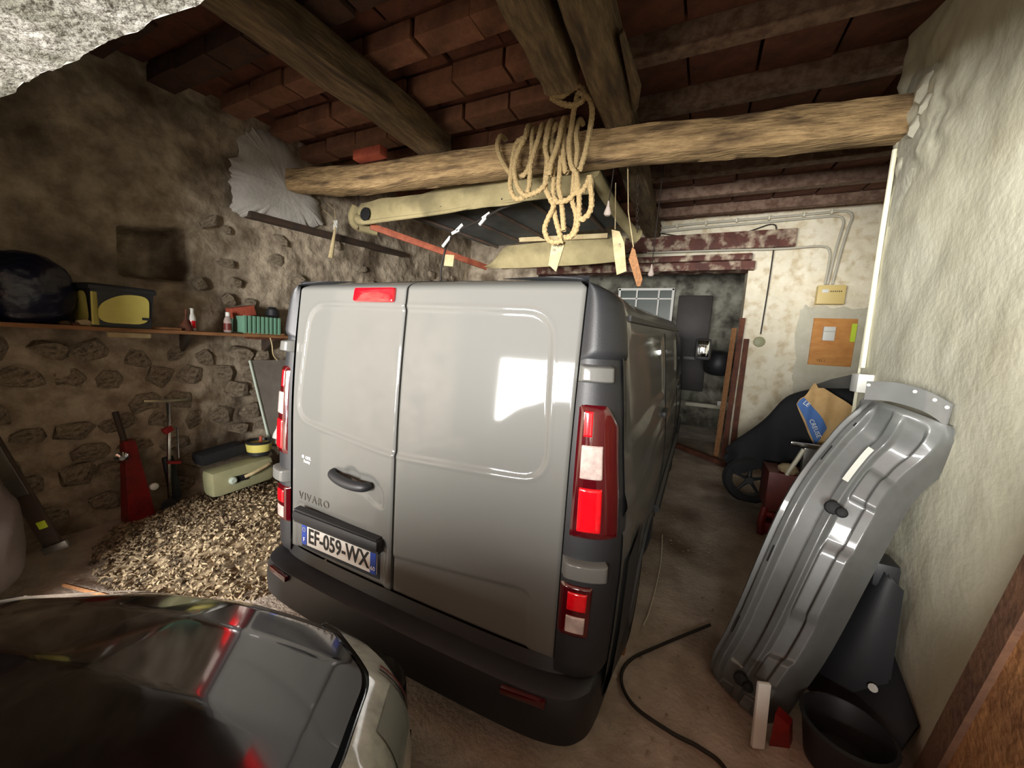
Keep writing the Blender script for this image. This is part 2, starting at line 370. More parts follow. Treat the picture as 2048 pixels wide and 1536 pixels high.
# dark room beyond
def br(u, v):
    x = -3.2+u*6.4; z = v*3.9; return Vector((x, 7.62-0.03*fb(x, z, 2, 4, 3), z))
g = G(); g.grid(br, 60, 40); g.box((-3.0,6.8,1.9),(0.2,1.9,3.8)); g.box((3.0,6.8,1.9),(0.2,1.9,3.8))
w = g.out('wall_end_room', mat('damp_limewash', (150,150,136), 0.9, col2=(74,70,62), nscale=1.6, bump=0.5, bscale=14, col3=(52,46,40), n3=3.5), sharp=60, fix=False); w['kind'] = 'structure'
g = G()
for c, d in [((-0.08,7.52,3.06),(1.16,.06,.05)),((0.48,7.52,2.6),(.05,.06,.95)),((-0.62,7.52,2.6),(.05,.06,.95)),((-0.08,7.52,2.12),(1.16,.06,.05)),((0.20,7.52,2.6),(.035,.05,.9)),((-0.25,7.52,2.6),(.035,.05,.9)),((-0.08,7.52,2.86),(1.1,.05,.03))]: g.box(c, d, bev=.004)
wn = g.out('window_1', m_white); wn['kind'] = 'structure'
g = G(); g.box((-0.08,7.56,2.6),(1.1,.01,.9)); g.out('pane', m_winb, wn)
# ceiling: clay blocks and tiles between joists
g = G(); g.box((-0.2, 0.9, ZC+0.11), (6.9, 13.6, 0.12)); ce = g.out('ceiling', m_terrd, smooth=False); ce['kind'] = 'structure'
def boxmesh(nm, d, bev, m):
    q = G().box((0,0,0), d, bev=bev); me = bpy.data.meshes.new(nm); me.from_pydata([tuple(v) for v in q.V], [], q.F)
    bm = bmesh.new(); bm.from_mesh(me); bmesh.ops.recalc_face_normals(bm, faces=bm.faces); bm.to_mesh(me); bm.free(); me.materials.append(m); sm(me); return me
me_blk = [boxmesh('clay_block', (0.43,0.19,0.125), .006, mm) for mm in (m_terra, mat('terracotta_b',(138,96,74),.9,col2=(116,80,62),nscale=8,bump=.3), mat('terracotta_c',(108,70,52),.9,col2=(128,86,64),nscale=8,bump=.3))]
me_shade = boxmesh('clay_block', (0.43,0.19,0.125), .006, m_clayshade)
me_tile = [boxmesh('clay_tile', (0.43,0.225,0.03), .004, mm) for mm in (m_terrd, mat('terracotta_d',(112,66,48),.92,col2=(84,50,38),nscale=6,bump=.3))]
me_tileR = boxmesh('clay_tile', (0.43,0.50,0.03), .005, m_terrd); me_tileR2 = boxmesh('clay_tile', (0.43,0.50,0.03), .005, me_tile[1].materials[0])
def cput(nm, me, x, y, z, rz=0, rx=0):
    o = bpy.data.objects.new(nm, me); COL.objects.link(o); o.parent = ce; o.location = Vector((x,y,z))-ORG[ce.name]; o.rotation_euler = (rx,0,rz)
y = -0.42
while y < 5.4:
    for i in range(7):
        x = -3.0+i*0.45+random.uniform(-.015,.015)+(0.2 if int(y*10) % 2 else 0)
        if x > 0.42: continue
        cput('clay_block', random.choice(me_blk) if y > .75 else me_shade, x, y, ZC-0.065+random.uniform(-.012,.012), random.uniform(-.012,.012), random.uniform(-.03,.03))
        cput('clay_tile', random.choice(me_tile), x, y+0.225, ZC+0.02+random.uniform(-.01,.01), 0, random.uniform(-.05,.05))
    y += 0.45
y = -0.34
for k in range(10):
    for i in range(6):
        x = 0.62+i*0.45
        if y < 2.4 and x > 2.3: continue
        cput('clay_tile', random.choice((me_tileR, me_tileR2)), x, y+0.31, ZC+random.uniform(-.02,.015), 0, 0.09+random.uniform(-.03,.03))
    g = G(); xe = 2.16 if y < 2.3 else 3.1
    g.box(((xe+0.2)/2, y, ZC-0.02), (xe-0.2, 0.07, 0.16), bev=.006); g.box(((xe+0.2)/2, y, ZC-0.105), (xe-0.2, 0.11, 0.02), bev=.004)
    g.out('joist', m_joist, ce)
    y += 0.655
# concrete lintel over the bay opening, close to the photographer
def lt(u, v):
    x = -3.3+u*5.6; zb = 2.50+0.11*max(0, min(1, (0.3-x)/1.7))+0.012*fb(x, 0, 3, 4, 9); z = zb+v*(3.9-zb)
    return Vector((x, -1.0+0.012*fb(x, z, 1, 4, 5), z))
g = G(); g.grid(lt, 260, 40)
g.grid(lambda u, v: lt(u, 0)+Vector((0, 0.3*v, 0)), 260, 3); g.grid(lambda u, v: lt(u, v)+Vector((0,.3,0)), 60, 6)
w = g.out('wall_front_lintel', m_conc, sharp=60); w['kind'] = 'structure'
g = G(); g.box((-2.65,-1.12,1.3),(1.3,.3,2.7)); w = g.out('wall_front_jamb', m_rend, smooth=False); w['kind'] = 'structure'

# ---------------------------------------------------------------- big timbers
def log(name, P, w, h, m, label, seed, bow=0.02, cat='beam'):
    P = [Vector(p) for p in P]; C = cr(P, 14); n = 16; V = []; F = []
    for i, p in enumerate(C):
        t = (C[min(i+1, len(C)-1)]-C[max(i-1, 0)]).normalized(); sd = t.cross(Vector((0,0,1))).normalized(); up = sd.cross(t)
        for k in range(n):
            a = 2*pi*k/n; ca, sa = cos(a), sin(a); e = 0.30
            x = math.copysign(abs(ca)**e, ca)*w/2; z = math.copysign(abs(sa)**e, sa)*h/2
            q = 1+0.10*fb(p.x*1.0+k*0.35, p.y*1.0, seed, 5, 2.4)+bow*sin(i*.5+seed)
            V.append(p+sd*x*q+up*z*q)
    for i in range(len(C)-1):
        for k in range(n): F.append((i*n+k, i*n+(k+1) % n, (i+1)*n+(k+1) % n, (i+1)*n+k))
    F.append(tuple(range(n-1,-1,-1))); F.append(tuple((len(C)-1)*n+k for k in range(n)))
    return tagp(mk(name, V, F, m, fix=True, sharp=55), label, cat)
log('cross_beam', [(-3.24,1.62,3.37),(-2.2,1.71,3.295),(-1.2,1.79,3.295),(-.3,1.87,3.30),(.5,1.94,3.295),(1.3,2.02,3.285),(2.17,2.11,3.275)], .21, .235, m_beam,
    'thick rough-hewn crossbeam lit from below, spanning the room above the van', 2.3)
log('ceiling_beam', [(-1.38,-.55,3.53),(-1.33,.4,3.53),(-1.3,1.2,3.53),(-1.32,1.85,3.53)], .30, .22, m_beamy, 'dark ceiling beam at upper left ending on the crossbeam', 5.1)
log('ceiling_beam', [(.42,-.55,3.54),(.42,.6,3.54),(.40,1.7,3.53),(.36,2.6,3.53),(.32,3.6,3.56),(.27,4.6,3.6),(.25,5.42,3.64)], .23, .24, m_beamy, 'long split ceiling beam running over the crossbeam to the far wall', 8.1)
log('ceiling_beam', [(.13,-.4,3.60),(.13,.5,3.58),(.12,1.0,3.56),(.11,1.32,3.55)], .24, .26, m_beamy, 'short dark log with a cut end beside the rope knot', 11.1, bow=.05)
g = G(); g.box((-1.95,1.60,3.46),(.36,.10,.09),bev=.008); tagp(g.out('clay_brick', m_brick), 'loose orange brick lying on the left half of the crossbeam', 'brick')
def splinter(P): return G().prism(P, (0,.015,.01))
# wooden wedge splinter on the long beam
tagp(G().prism([(.57,1.0,3.42),(.60,1.45,3.40),(.53,1.75,3.44),(.53,1.1,3.52)], (.02,0,.03)).out('bark_strip', m_beamy), 'peeling strip of bark on the long split beam', 'bark')

# ---------------------------------------------------------------- the van
van = thing('van', (0,2.5,0), 'light grey panel van parked nose-in, seen from its rear doors', 'van')
PROF = [(.26,.88),(.33,.93),(.45,.955),(.65,.968),(.9,.975),(1.05,.972),(1.2,.962),(1.35,.945),(1.5,.932),(1.65,.915),(1.75,.902),(1.83,.888),(1.88,.872),(1.915,.848),(1.94,.80),(1.953,.72),(1.960,.5),(1.965,.25),(1.967,0)]
pts = [Vector((x, z)) for z, x in PROF]
L_ = [0]
for a, b in zip(pts, pts[1:]): L_.append(L_[-1]+(b-a).length)
NP = 96
half = []
for i in range(NP+1):
    s = L_[-1]*i/NP
    for k in range(len(pts)-1):
        if s <= L_[k+1]+1e-9: t = (s-L_[k])/(L_[k+1]-L_[k]); half.append(pts[k].lerp(pts[k+1], t)); break
def vx(z): return ipl([(p[0], p[1]) for p in PROF], z)
ZT = [(0,1.975),(3.25,1.975),(3.55,1.95),(3.75,1.88),(4.05,1.62),(4.35,1.34),(4.5,1.24),(4.75,1.14),(4.9,1.02),(4.97,.85),(5.0,.6)]
YS = [0.13+ (4.87)*i/190 for i in range(191)]
rec1 = roundpoly([(0.16,1.36),(0.16,1.76),(1.62,1.77),(1.62,1.40)], .08)
rec2 = roundpoly([(1.74,1.41),(1.74,1.77),(2.86,1.77),(2.86,1.44)], .08)
def bodyv(i, y, side):
    p = half[i]; zt = ipl(ZT, y); z = p.y
    z2 = .26+(z-.26)*(zt-.26)/(1.975-.26); x = p.x if y < 3.2 else min(p.x, vx(z2)+0.02)*ipl([(3.2,1),(4.4,.985),(4.8,.93),(4.95,.84),(5,.74)], y)
    if y < 0.25: x -= 0.010*(1-(y-.13)/.12)
    if .5 < z < 1.85 and y < 3.2:
        d = max(sst(.012,-.012,sdpoly(y, z, rec1)), sst(.012,-.012,sdpoly(y, z, rec2)))*.012
        cz = 1.10+0.055*y                                 # rising swage line
        d += .016*sst(.05, .0, abs(z-cz+.03))-.012*sst(.05,.0,abs(z-cz-.04))
        x -= d
    return Vector((x*side, y, z2))
V = []; F = []
for y in YS:
    for i in range(NP+1): V.append(bodyv(i, y, 1))
    for i in range(NP-1, -1, -1): V.append(bodyv(i, y, -1))
NR = 2*NP+1
for j in range(len(YS)-1):
    for i in range(NR-1):
        a = j*NR+i; c = (V[a]+V[a+NR+1])/2
        if abs(c.x) > .6 and (((c.y-.97)**2+(c.z-.34)**2) < .385**2 or ((c.y-4.07)**2+(c.z-.34)**2) < .385**2): continue
        F.append((a, a+1, a+NR+1, a+NR))
a = (len(YS)-1)*NR; F.append(tuple(range(a, a+NR)))
body = mk('body', V, F, m_paint, van, fix=False, sharp=50)
# recess behind the doors + underbody
g = G(); g.box((0,.16,1.19),(1.62,.06,1.44)); g.out('door_surround', m_gap, van, smooth=False)
g = G(); g.box((0,2.5,.36),(1.3,4.7,.2)); g.box((0,2.52,.62),(1.42,4.6,.3)); g.out('underbody', m_gap, van, smooth=False)
# side details
for sd in (1, -1):
    g = G(); g.box((sd*.886,1.80,1.835),(.02,3.10,.022)); g.out('roof_rail', m_blk2, van)
    for (ya, za, zb) in [(1.68,.45,1.80),(2.92,.45,1.80),(3.86,.5,1.6)]:
        P = [Vector((sd*(vx(z)-.003 if ya > 3.2 else vx(z)+.001), ya, z)) for z in [za+(zb-za)*k/20 for k in range(21)]]
        G().tube(P, .004, 5).out('panel_seam', m_gap, van)
    for (ya, z) in [(1.5,1.27),(3.02,1.27)]:
        g = G(); g.box((sd*(vx(z)+.012),ya,z),(.03,.19,.035),bev=.012); g.out('door_handle', m_blk2, van)
    g = G(); g.grid(lambda u, v: Vector((sd*(vx(1.33+.43*v)-.004+.008), 3.12+.62*u-(.16*v*u), 1.33+.43*v)), 8, 8); g.out('side_window', m_glass, van)
    # side rubbing strip
    P = [Vector((sd*(vx(.62)+.008), y_, .62)) for y_ in [1.42+.12*k for k in range(19)]]
    G().tube(P, .03, 8).out('rubbing_strip', m_blk2, van)
    # wheels
    for yc in (.97, 4.07):
        g = G(); R_ = Matrix.Rotation(radians(90)*1, 4, 'Y')
        prof = [(.20,-.10),(.30,-.105),(.325,-.085),(.335,-.03),(.335,.03),(.325,.085),(.30,.105),(.20,.10)]
        g.lathe(prof, (sd*.835, yc, .333), R_, 32, cap=False); wh = g.out('wheel', m_rubber, van)
        g = G(); g.lathe([(.05,.112),(.10,.108),(.15,.075),(.185,.085),(.205,.108)], (sd*.835, yc, .333), Matrix.Rotation(radians(90*sd), 4, 'Y'), 24)
        g.lathe([(.205,-.02),(.2051,.10)], (sd*.835, yc, .333), Matrix.Rotation(radians(90*sd), 4, 'Y'), 24, cap=False); g.out('rim', m_rim, wh)
        P = [Vector((sd*(vx(max(.3,.34+.392*sin(t)))+.004), yc+.392*cos(t), .34+.392*sin(t))) for t in [radians(-12+k*204/28) for k in range(29)]]
        G().tube(P, .014, 6).out('arch_trim', m_blk2, van)
    # mirror
    if True:
        g = G(); g.box((sd*1.155,3.76,1.63),(.17,.10,.25),bev=.035); g.box((sd*1.03,3.78,1.52),(.16,.06,.05),bev=.012); mi = g.out('mirror', m_black, van)
        g = G(); g.box((sd*1.155,3.708,1.64),(.125,.006,.19),bev=.02); g.out('mirror_glass', m_mirror, mi)
# windscreen
g = G(); g.grid(lambda u, v: Vector((-.72+1.44*u, 3.66+.80*v, ipl(ZT, 3.66+.80*v)+.012)), 10, 14); g.out('windscreen', m_glass, van)

# rear doors
WINP = roundpoly([(-.665,1.84),(.655,1.83),(.685,1.22),(-.04,1.185),(-.725,1.255)], .11, 6)
LOWR = roundpoly([(-.2,.69),(.655,.775),(.665,.35),(-.2,.35)], .05, 4)
PLR = roundpoly([(-.725,.50),(-.725,.80),(-.06,.765),(-.085,.40),(-.7,.40)], .04, 4)
HR = roundpoly([(-.42,1.045),(-.16,1.055),(-.09,1.0),(-.085,.915),(-.15,.925),(-.2,.955),(-.40,.985)], .03, 3)
def dy(x, z):
    y = .018*(abs(x)/.76)**2.2 + .045*max(0,(z-1.2)/.73)**1.8
    y += .085*max(0,(z-1.915)/.05)**2.4*(1 if z > 1.915 else 0)
    return y
def ddisp(x, z, left):
    d = 0
    s_ = sdpoly(x, z, WINP)
    d += .007*sst(.010,-.012, s_) + .002*math.exp(-((s_-.014)/.006)**2)*-1
    if z < .9: d += .010*sst(.012,-.012, sdpoly(x, z, PLR if left else LOWR))
    if left and .85 < z < 1.12: 
        d += .007*sst(.010,-.010, sdpoly(x, z, HR)); d += .012*sst(.065,.03,sqrt((x+.30)**2+((z-1.025)*1.1)**2))
    return d
def door(name, x0, x1, z0, left):
    nx, nz = int((x1-x0)/.0075), 190; z1 = 1.964
    def f(u, v):
        z = z0(u)+(z1-z0(u))*v; x = x0+(x1-x0)*u
        # rounded lower/outer corner and side taper with the body
        lim = .765-.03*sst(1.915,1.95,z)**2
        x = max(-lim, min(lim, x)) if abs(x) > .6 else x
        y = dy(x, z)+ddisp(x, z, left)
        e = min(u, 1-u)*(x1-x0); e2 = min(v*(z1-z0(u)), 9); q = min(e, e2)
        y += .006*(1-min(1, q/.0076))**2
        return Vector((x, y, z))
    g = G(); g.grid(f, nx, nz)
    # returned edges
    Vb = [f(i/nx, 0) for i in range(nx+1)]; 
    for line in ([f(i/nx,0) for i in range(nx+1)], [f(0,j/nz) for j in range(nz+1)], [f(1,j/nz) for j in range(nz+1)], [f(i/nx,1) for i in range(nx+1)]):
        n = len(line); g.add(line+[p+Vector((0,.03,0)) for p in line], [(i,i+1,n+i+1,n+i) for i in range(n-1)])
    return g.out(name, m_paint, van, sharp=60)
dl = door('rear_door', -.765, -.0355, lambda u: .535-.0*u, True)
dr = door('rear_door', -.0245, .765, lambda u: .535, False)
# high brake light
g = G(); g.box((-.212,.036,1.892),(.245,.03,.066),rot=(radians(-10),0,0),bev=.012); g.out('brake_light', m_redl, dl)
# handle
g = G(); g.tube(cr([(-.418,.006,1.030),(-.405,-.018,1.020),(-.33,-.030,1.008),(-.25,-.033,1.004),(-.185,-.028,1.008),(-.168,.0,1.010)],5), [.017+.008*sin(pi*k/25) for k in range(26)], 12); 
o = g.out('door_handle', m_black, dl); o['label'] = 'black plastic pull handle'
# numberplate lamp bar
g = G(); g.prism([(-.67,.0,.79),(-.09,.0,.785),(-.075,.0,.72),(-.67,.0,.72)], (0,-.035,-.004)); g.box((-.375,-.022,.752),(.60,.05,.055),bev=.018); g.out('plate_lamp_bar', m_black, dl)
pl_ = G().box((-.385,.006,.640),(.53,.012,.115),bev=.004).out('number_plate', m_plate, dl)
# frame
g = G().box((-.385,.012,.635),(.56,.010,.15),bev=.004); g.out('plate_frame', m_blk2, dl)
for xb in (-.632,-.138): G().box((xb,-.0015,.640),(.036,.004,.108)).out('blue_band', m_blue, dl, smooth=False)
text('F', .034, (-.632,-.0045,.612), (1,0,0), (0,0,1), m_sticker, dl)
text('60', .030, (-.138,-.0045,.612), (1,0,0), (0,0,1), m_sticker, dl)
g = G()
for k in range(12): a = 2*pi*k/12; g.box((-.632+.010*cos(a),-.0042,.668+.010*sin(a)),(.003,.001,.003))
g.out('star_ring', m_yel, dl, smooth=False)
text('EF-059-WX', .112, (-.385,-.0015,.638), (1,0,0), (0,0,1), m_ink, dl, sx=.80, depth=.001, bold=.002)
text('VIVARO', .056, (-.575,.0075,.838), (1,-.036,.0), (0,0,1), m_badge, dl, depth=.0012, sx=1.05)
text('OPEL', .020, (-.622,.0095,1.052), (1,-.04,0), (0,0,1), m_sticker, dl, depth=.0008, sx=1.0, bold=.0006)
text('Poutay', .020, (-.632,.0095,1.032), (1,-.04,0), (0,0,1), m_sticker, dl, depth=.0008, sx=.95, bold=.0006)
g = G().lathe([(.009,0),(.009,.003)],(-.662,.0115,1.056),(radians(90),0,0),14); g.out('emblem', m_sticker, dl)

# rear pillars with lamps
def pill(u, z, sd, off=0.0):
    a = u*pi/2; xo = vx(z)-.014 if z > 1.2 else vx(z)-.014
    xi = .772
    x = xi+(xo-xi)*abs(sin(a))**.75; y = .012+.20*(1-abs(cos(a))**.7) + .05*max(0,(z-1.2)/.73)**1.8
    nx_, ny_ = sin(a), -cos(a)
    return Vector((sd*(x+off*nx_), y+off*ny_, z))
def ppatch(name, m, u0, u1, z0, z1, sd, off, parent, rr=.012, shape=None, nu=18, nz=26):
    # rounded patch on the pillar surface
    def f(s, t):
        u = u0+(u1-u0)*s; z = z0+(z1-z0)*t
        zz0, zz1 = (shape(s) if shape else (z0, z1)); z = zz0+(zz1-zz0)*t
        e = min(min(s,1-s)*(u1-u0)*.22, min(t,1-t)*(z1-z0)); k = 1-(1-min(1,e/rr))**2
        return pill(u, z, sd, off*k-.004*(1-k))
    g = G(); g.grid(f, nu, nz); return g.out(name, m, parent, sharp=70)
for sd in (1, -1):
    def ptop(s): return (.50, 1.945-.05*sst(.35,1,s))
    pb = ppatch('corner_pillar', m_black, 0, 1.0, .50, 1.93, sd, .004, van, rr=.02, shape=ptop, nu=22, nz=60)
    # cap blade
    cp = ppatch('pillar_cap', m_black, .0, 1.0, 1.665, 1.94, sd, .022, van, rr=.045, shape=lambda s: (1.668,1.965-.045*sst(.4,1,s)), nz=30)
    tl = ppatch('tail_light', m_redd, .02, .72, 1.035, 1.525, sd, .016, van, rr=.02, shape=lambda s: (1.035, 1.525-.075*sst(.55,1,s)))
    ppatch('clear_lens', m_clear, .07, .40, 1.255, 1.385, sd, .021, tl, rr=.010)
    ppatch('brake_lens', m_redl, .07, .40, 1.065, 1.235, sd, .021, tl, rr=.010)
    ppatch('side_lens', m_redl, .07, .25, 1.40, 1.505, sd, .018, tl, rr=.012)
    fb_ = ppatch('fog_light', m_redd, .0, .36, .665, .865, sd, .014, van, rr=.010)
    ppatch('red_lens', m_redl, .04, .30, .765, .845, sd, .019, fb_, rr=.01); ppatch('reversing_lens', m_clear, .04, .30, .68, .755, sd, .019, fb_, rr=.01)
    for z0_, z1_ in [(1.592,1.658),(.888,.962)]:
        h_ = ppatch('door_hinge', m_paint, -.0, .52, z0_, z1_, sd, .036, van, rr=.012); h_['label'] = 'body-coloured hinge cover'
    # bumper corner rising up the side
    def bc(s, t):
        z = .30+.63*t-.0*s; y = .16+s*.40; 
        return Vector((sd*(vx(z)+.010-.03*(1-sst(0,.15,t))*.3), y, z))
    def keep(s, t): z = .30+.63*t; y = .16+s*.40; return (y-.97)**2+(z-.34)**2 > .40**2
    g = G(); g.grid(bc, 26, 30, keep=keep)
    g.out('bumper_corner', m_black, van, sharp=60)
# bumper
V = []; F = []
PB = [(-1.0,.55),(-.975,.35),(-.96,.1),(-.93,-.01),(-.84,-.075),(-.6,-.105),(0,-.118),(.6,-.105),(.84,-.075),(.93,-.01),(.96,.1),(.975,.35),(1.0,.55)]
PBs = [Vector((x*.97,y_,0)) for x, y_ in PB]; PBs = cr(PBs, 6)
cs = [(.04,.28),(.0,.30),(-.004,.36),(.0,.43),(.012,.468),(.04,.482),(.10,.486),(.12,.535)]   # (inset, z)
n = len(cs)
for p in PBs:
    d = Vector((p.x*.6, p.y-1.2, 0)).normalized()
    for (ins, z) in cs: V.append(Vector((p.x, p.y, z))-d*ins)
for i in range(len(PBs)-1):
    for k in range(n-1): F.append((i*n+k, i*n+k+1, (i+1)*n+k+1, (i+1)*n+k))
bp = mk('rear_bumper', V, F, m_black, van, fix=True, sharp=40)
for sx in (-.70,.70):
    g = G(); g.box((sx,-.098,.452),(.17,.02,.028),rot=(0,0,radians(8 if sx > 0 else -8)),bev=.006); g.out('reflector', m_redd, bp)

# the barn floor rises towards the back and the van stands on it
done = set()
def shear(o):
    if o.type == 'MESH' and o.data.name not in done:
        done.add(o.data.name)
        for v in o.data.vertices: v.co.z += .05*max(0, v.co.y+2.5-.6)
    for c in o.children: shear(c)
shear(van)
# ---------------------------------------------------------------- parked car (front right corner) at lower left
car = thing('car', (-.55,-1.9,0), 'dark glossy car whose bonnet and headlight fill the lower left corner', 'car')
CA = radians(17); CO = Vector((-.25,-.42,0))
def cw(u, v, z):    # car local: u lateral (+right), v along (0 nose, negative back)
    return Vector((CO.x+u*cos(CA)-v*sin(CA), CO.y+u*sin(CA)+v*cos(CA), z))
WT = [(-4.1,.66),(-3.9,.80),(-3.3,.86),(-2,.88),(-1.0,.875),(-.6,.82),(-.35,.74),(-.18,.64),(-.08,.54),(-.02,.42),(0,.34)]
HS = [(-4.1,.80),(-3.9,.93),(-3.3,.97),(-1.4,.96),(-1.0,.925),(-.6,.865),(-.35,.79),(-.18,.70),(-.08,.62),(-.02,.55),(0,.50)]
HC = [(-4.1,.85),(-3.9,1.0),(-3.6,1.12),(-3.2,1.38),(-2.7,1.46),(-2.1,1.46),(-1.75,1.36),(-1.3,1.04),(-1.0,.99),(-.6,.935),(-.35,.87),(-.18,.79),(-.08,.71),(-.02,.62),(0,.56)]
def car_s(s, v):   # s 0 sill .. 1 centre
    w = ipl(WT, v); hs = ipl(HS, v); hc = ipl(HC, v); roof = hc > hs+.14
    K = [(0,w*.97,.20),(.12,w*.99,.34),(.26,w,.52),(.36,w*.992,.52+(hs-.52)*.55 if hs > .52 else .50),(.44,w*.965,hs-.035),(.50,w*.90,hs),(.58,w*.80,hs+(hc-hs)*.22),(.75,w*.5,hs+(hc-hs)*.72),(1,0,hc)]
    if roof: K = [(0,w*.97,.20),(.12,w*.99,.34),(.26,w,.52),(.36,w*.992,.75),(.44,w*.97,hs-.03),(.50,w*.90,hs),(.62,w*.80,hs+(hc-hs)*.6),(.75,w*.66,hs+(hc-hs)*.93),(1,0,hc)]
    for a, b in zip(K, K[1:]):
        if s <= b[0]+1e-9:
            t = (s-a[0])/(b[0]-a[0]); return a[1]+(b[1]-a[1])*t, a[2]+(b[2]-a[2])*t
def car_p(s, v, sd=1, off=0.0):
    # light smoothing of the section, offset along an approximate normal
    us = zs = 0; ws = 0
    for ds, wt in ((-.12,.08),(-.09,.12),(-.06,.14),(-.03,.16),(0,.16),(.03,.14),(.06,.12),(.09,.08)):
        q = max(0, min(1, s+ds)); a, b = car_s(q, v); us += a*wt; zs += b*wt; ws += wt
    u, z = us/ws, zs/ws
    if off:
        a0, b0 = car_s(max(0,s-.05), v); a1, b1 = car_s(min(1,s+.05), v); tx, tz = a1-a0, b1-b0; l = sqrt(tx*tx+tz*tz) or 1
        nx_, nz_ = -tz/l*-1, -tx/l
        u += off*(tz/l); z += off*(-tx/l)
        return cw(sd*u, v+off*sst(-.5,0,v)*1.0, z)
    return cw(sd*u, v, z)
def cpatch(name, m, s0, s1, v0, v1, parent, sd=1, off=0.0, ns=30, nv=40, keep=None, warp=None, smooth=True):
    def f(a, b):
        v = v0+(v1-v0)*b; s = s0+(s1-s0)*a
        if warp: s, v = warp(a, b)
        return car_p(s, v, sd, off)
    g = G(); g.grid(f, ns, nv, keep=keep); return g.out(name, m, parent, sharp=60)
# fender/bonnet shut line in s as a function of v
def shut(v): return .545+.20*sst(-.42,-.02,v)+.02*sst(-.9,-.3,v)
for sd in (1, -1):
    cpatch('fender', m_carb, 0, 1, 0, 0, car, sd, warp=lambda a, b: ((shut(-1.25+1.23*b)-.006)*a, -1.25+1.23*b), nv=70)
    cpatch('body_side', m_carb, 0, .50, -4.1, -1.252, car, sd, nv=50)
    cpatch('side_glass', m_glass, .52, .735, -3.35, -1.62, car, sd, off=.004, nv=20)
    cpatch('roof_half', m_carb, .50, 1.0, -4.1, -1.30, car, sd, nv=60)
    # headlight: swept back along the shoulder
    hl = cpatch('headlight', m_lampg, 0, 1, 0, 0, car, sd, off=.008, warp=lambda a, b: (shut(-.05-.60*b)-.012-(.30*sst(-.05,.75,b))*(1-a), -.05-.60*b), ns=18, nv=30)
    cpatch('reflector', m_lampr, 0, 1, 0, 0, hl, sd, off=.012, warp=lambda a, b: (.40+.10*a, -.34-.16*b), ns=8, nv=8)
    cpatch('indicator', m_dred, 0, 1, 0, 0, hl, sd, off=.014, warp=lambda a, b: (.42+.12*a, -.285-.014*b), ns=8, nv=3)
    cpatch('trim_line', m_chrome, 0, 1, 0, 0, hl, sd, off=.014, warp=lambda a, b: (.41+.13*a, -.31-.010*b), ns=8, nv=3)
V = []; F = []
g = G()
def bon(a, b):
    v = -1.29+1.265*b; sh = shut(v)+.006; q = 2*a-1
    s = 1-(1-sh)*abs(q); sd = 1 if q >= 0 else -1
    return car_p(s, v, sd)
g.grid(bon, 60, 80); bo = g.out('bonnet', m_carb, car, sharp=70)
g = G(); g.grid(lambda a, b: car_p(1-(1-.60)*abs(2*a-1), -2.02+.62*b, 1 if a >= .5 else -1, .006), 24, 12); g.out('windscreen', m_glass, car)
# nose: grille + bumper skin closing the front
g = G()
def nose(a, b):
    q = 2*a-1; th = q*pi/2; w = .62; u = sin(th)*w; v = -.06+.09*cos(th)
    z = .20+b*.36; v += .03*sin(pi*b); 
    if abs(q) > .8: pass
    return cw(u, v-.30*(abs(q)**3)*.25, z)
g.grid(nose, 40, 14); g.out('front_bumper', m_carb, car, sharp=70)
for k in range(3):
    P = [cw(-.34+.68*t/12, .034-.02*abs(-.34+.68*t/12), .40+.045*k) for t in range(13)]
    G().tube(P, .008, 6).out('grille_bar', m_chrome, car)
for sd in (1,-1):
    for v in (-.82,-3.35):
        c = cw(sd*.80, v, .31); R_ = Matrix.Rotation(CA, 4, 'Z') @ Matrix.Rotation(radians(90*sd), 4, 'Y')
        g = G(); g.lathe([(.2,-.09),(.29,-.095),(.31,-.04),(.31,.04),(.29,.095),(.2,.09)], c, R_, 26); g.lathe([(.03,.09),(.12,.07),(.19,.085)], c, R_, 20); g.out('wheel', m_rubber, car)
g = G(); g.box(cw(0,-2.1,.4), (1.4,3.7,.3), rot=(0,0,CA)); g.out('underbody', m_gap, car, smooth=False)

# ---------------------------------------------------------------- canopy hanging under the beam
can = thing('canvas_canopy', (-1.1,2.7,2.72), 'khaki canvas truck canopy slung on chains under the crossbeam', 'canopy')
NL, NR_, FL_, FR = Vector((-2.62,2.12,3.03)), Vector((.17,2.12,3.06)), Vector((-1.66,3.40,2.73)), Vector((.22,3.40,2.93))
def sag(t, a): return -a*4*t*(1-t)
g = G()
def nearb(u, v):
    p = NL.lerp(NR_, u); zz = p.z-.03*(1-u)+v*.24+.010*sin(u*17)+.004*sin(u*43+v*9)
    return Vector((p.x, 2.10-.035*sin(v*pi)-.01*sin(u*23+v*4), zz))
g.grid(nearb, 80, 12); g.grid(lambda u, v: nearb(u, v)+Vector((0,.012,0)), 30, 4)
g.out('front_skirt', m_canvas, can)
g = G(); g.tube(cr([NL+Vector((-.04,-.0,.06)),NL+Vector((.0,-.05,.02)),NL+Vector((.12,-.06,-.03)),NL+Vector((.4,-.04,-.02)),NL+Vector((1.2,-.02,.0)),NR_+Vector((-1,-.02,0)),NR_+Vector((0,-.01,.0))],8),
                [.05,.05,.05,.05,.05,.05,.05,.05,.052,.055,.055,.055,.05,.045,.04,.035]+[.026-.0004*k for k in range(33)], 10); 
g.tube(cr([(-2.69,2.10,3.20),(-2.72,2.08,3.10),(-2.70,2.12,3.0),(-2.55,2.3,2.97)],6), .055, 8); g.out('hem_roll', m_canvas, can)
g = G(); g.lathe([(.055,0),(.075,.012),(.055,.02)], (-2.48,2.05,3.085), (radians(90),0,0), 18); g.out('sleeve_mouth', m_gap, can)
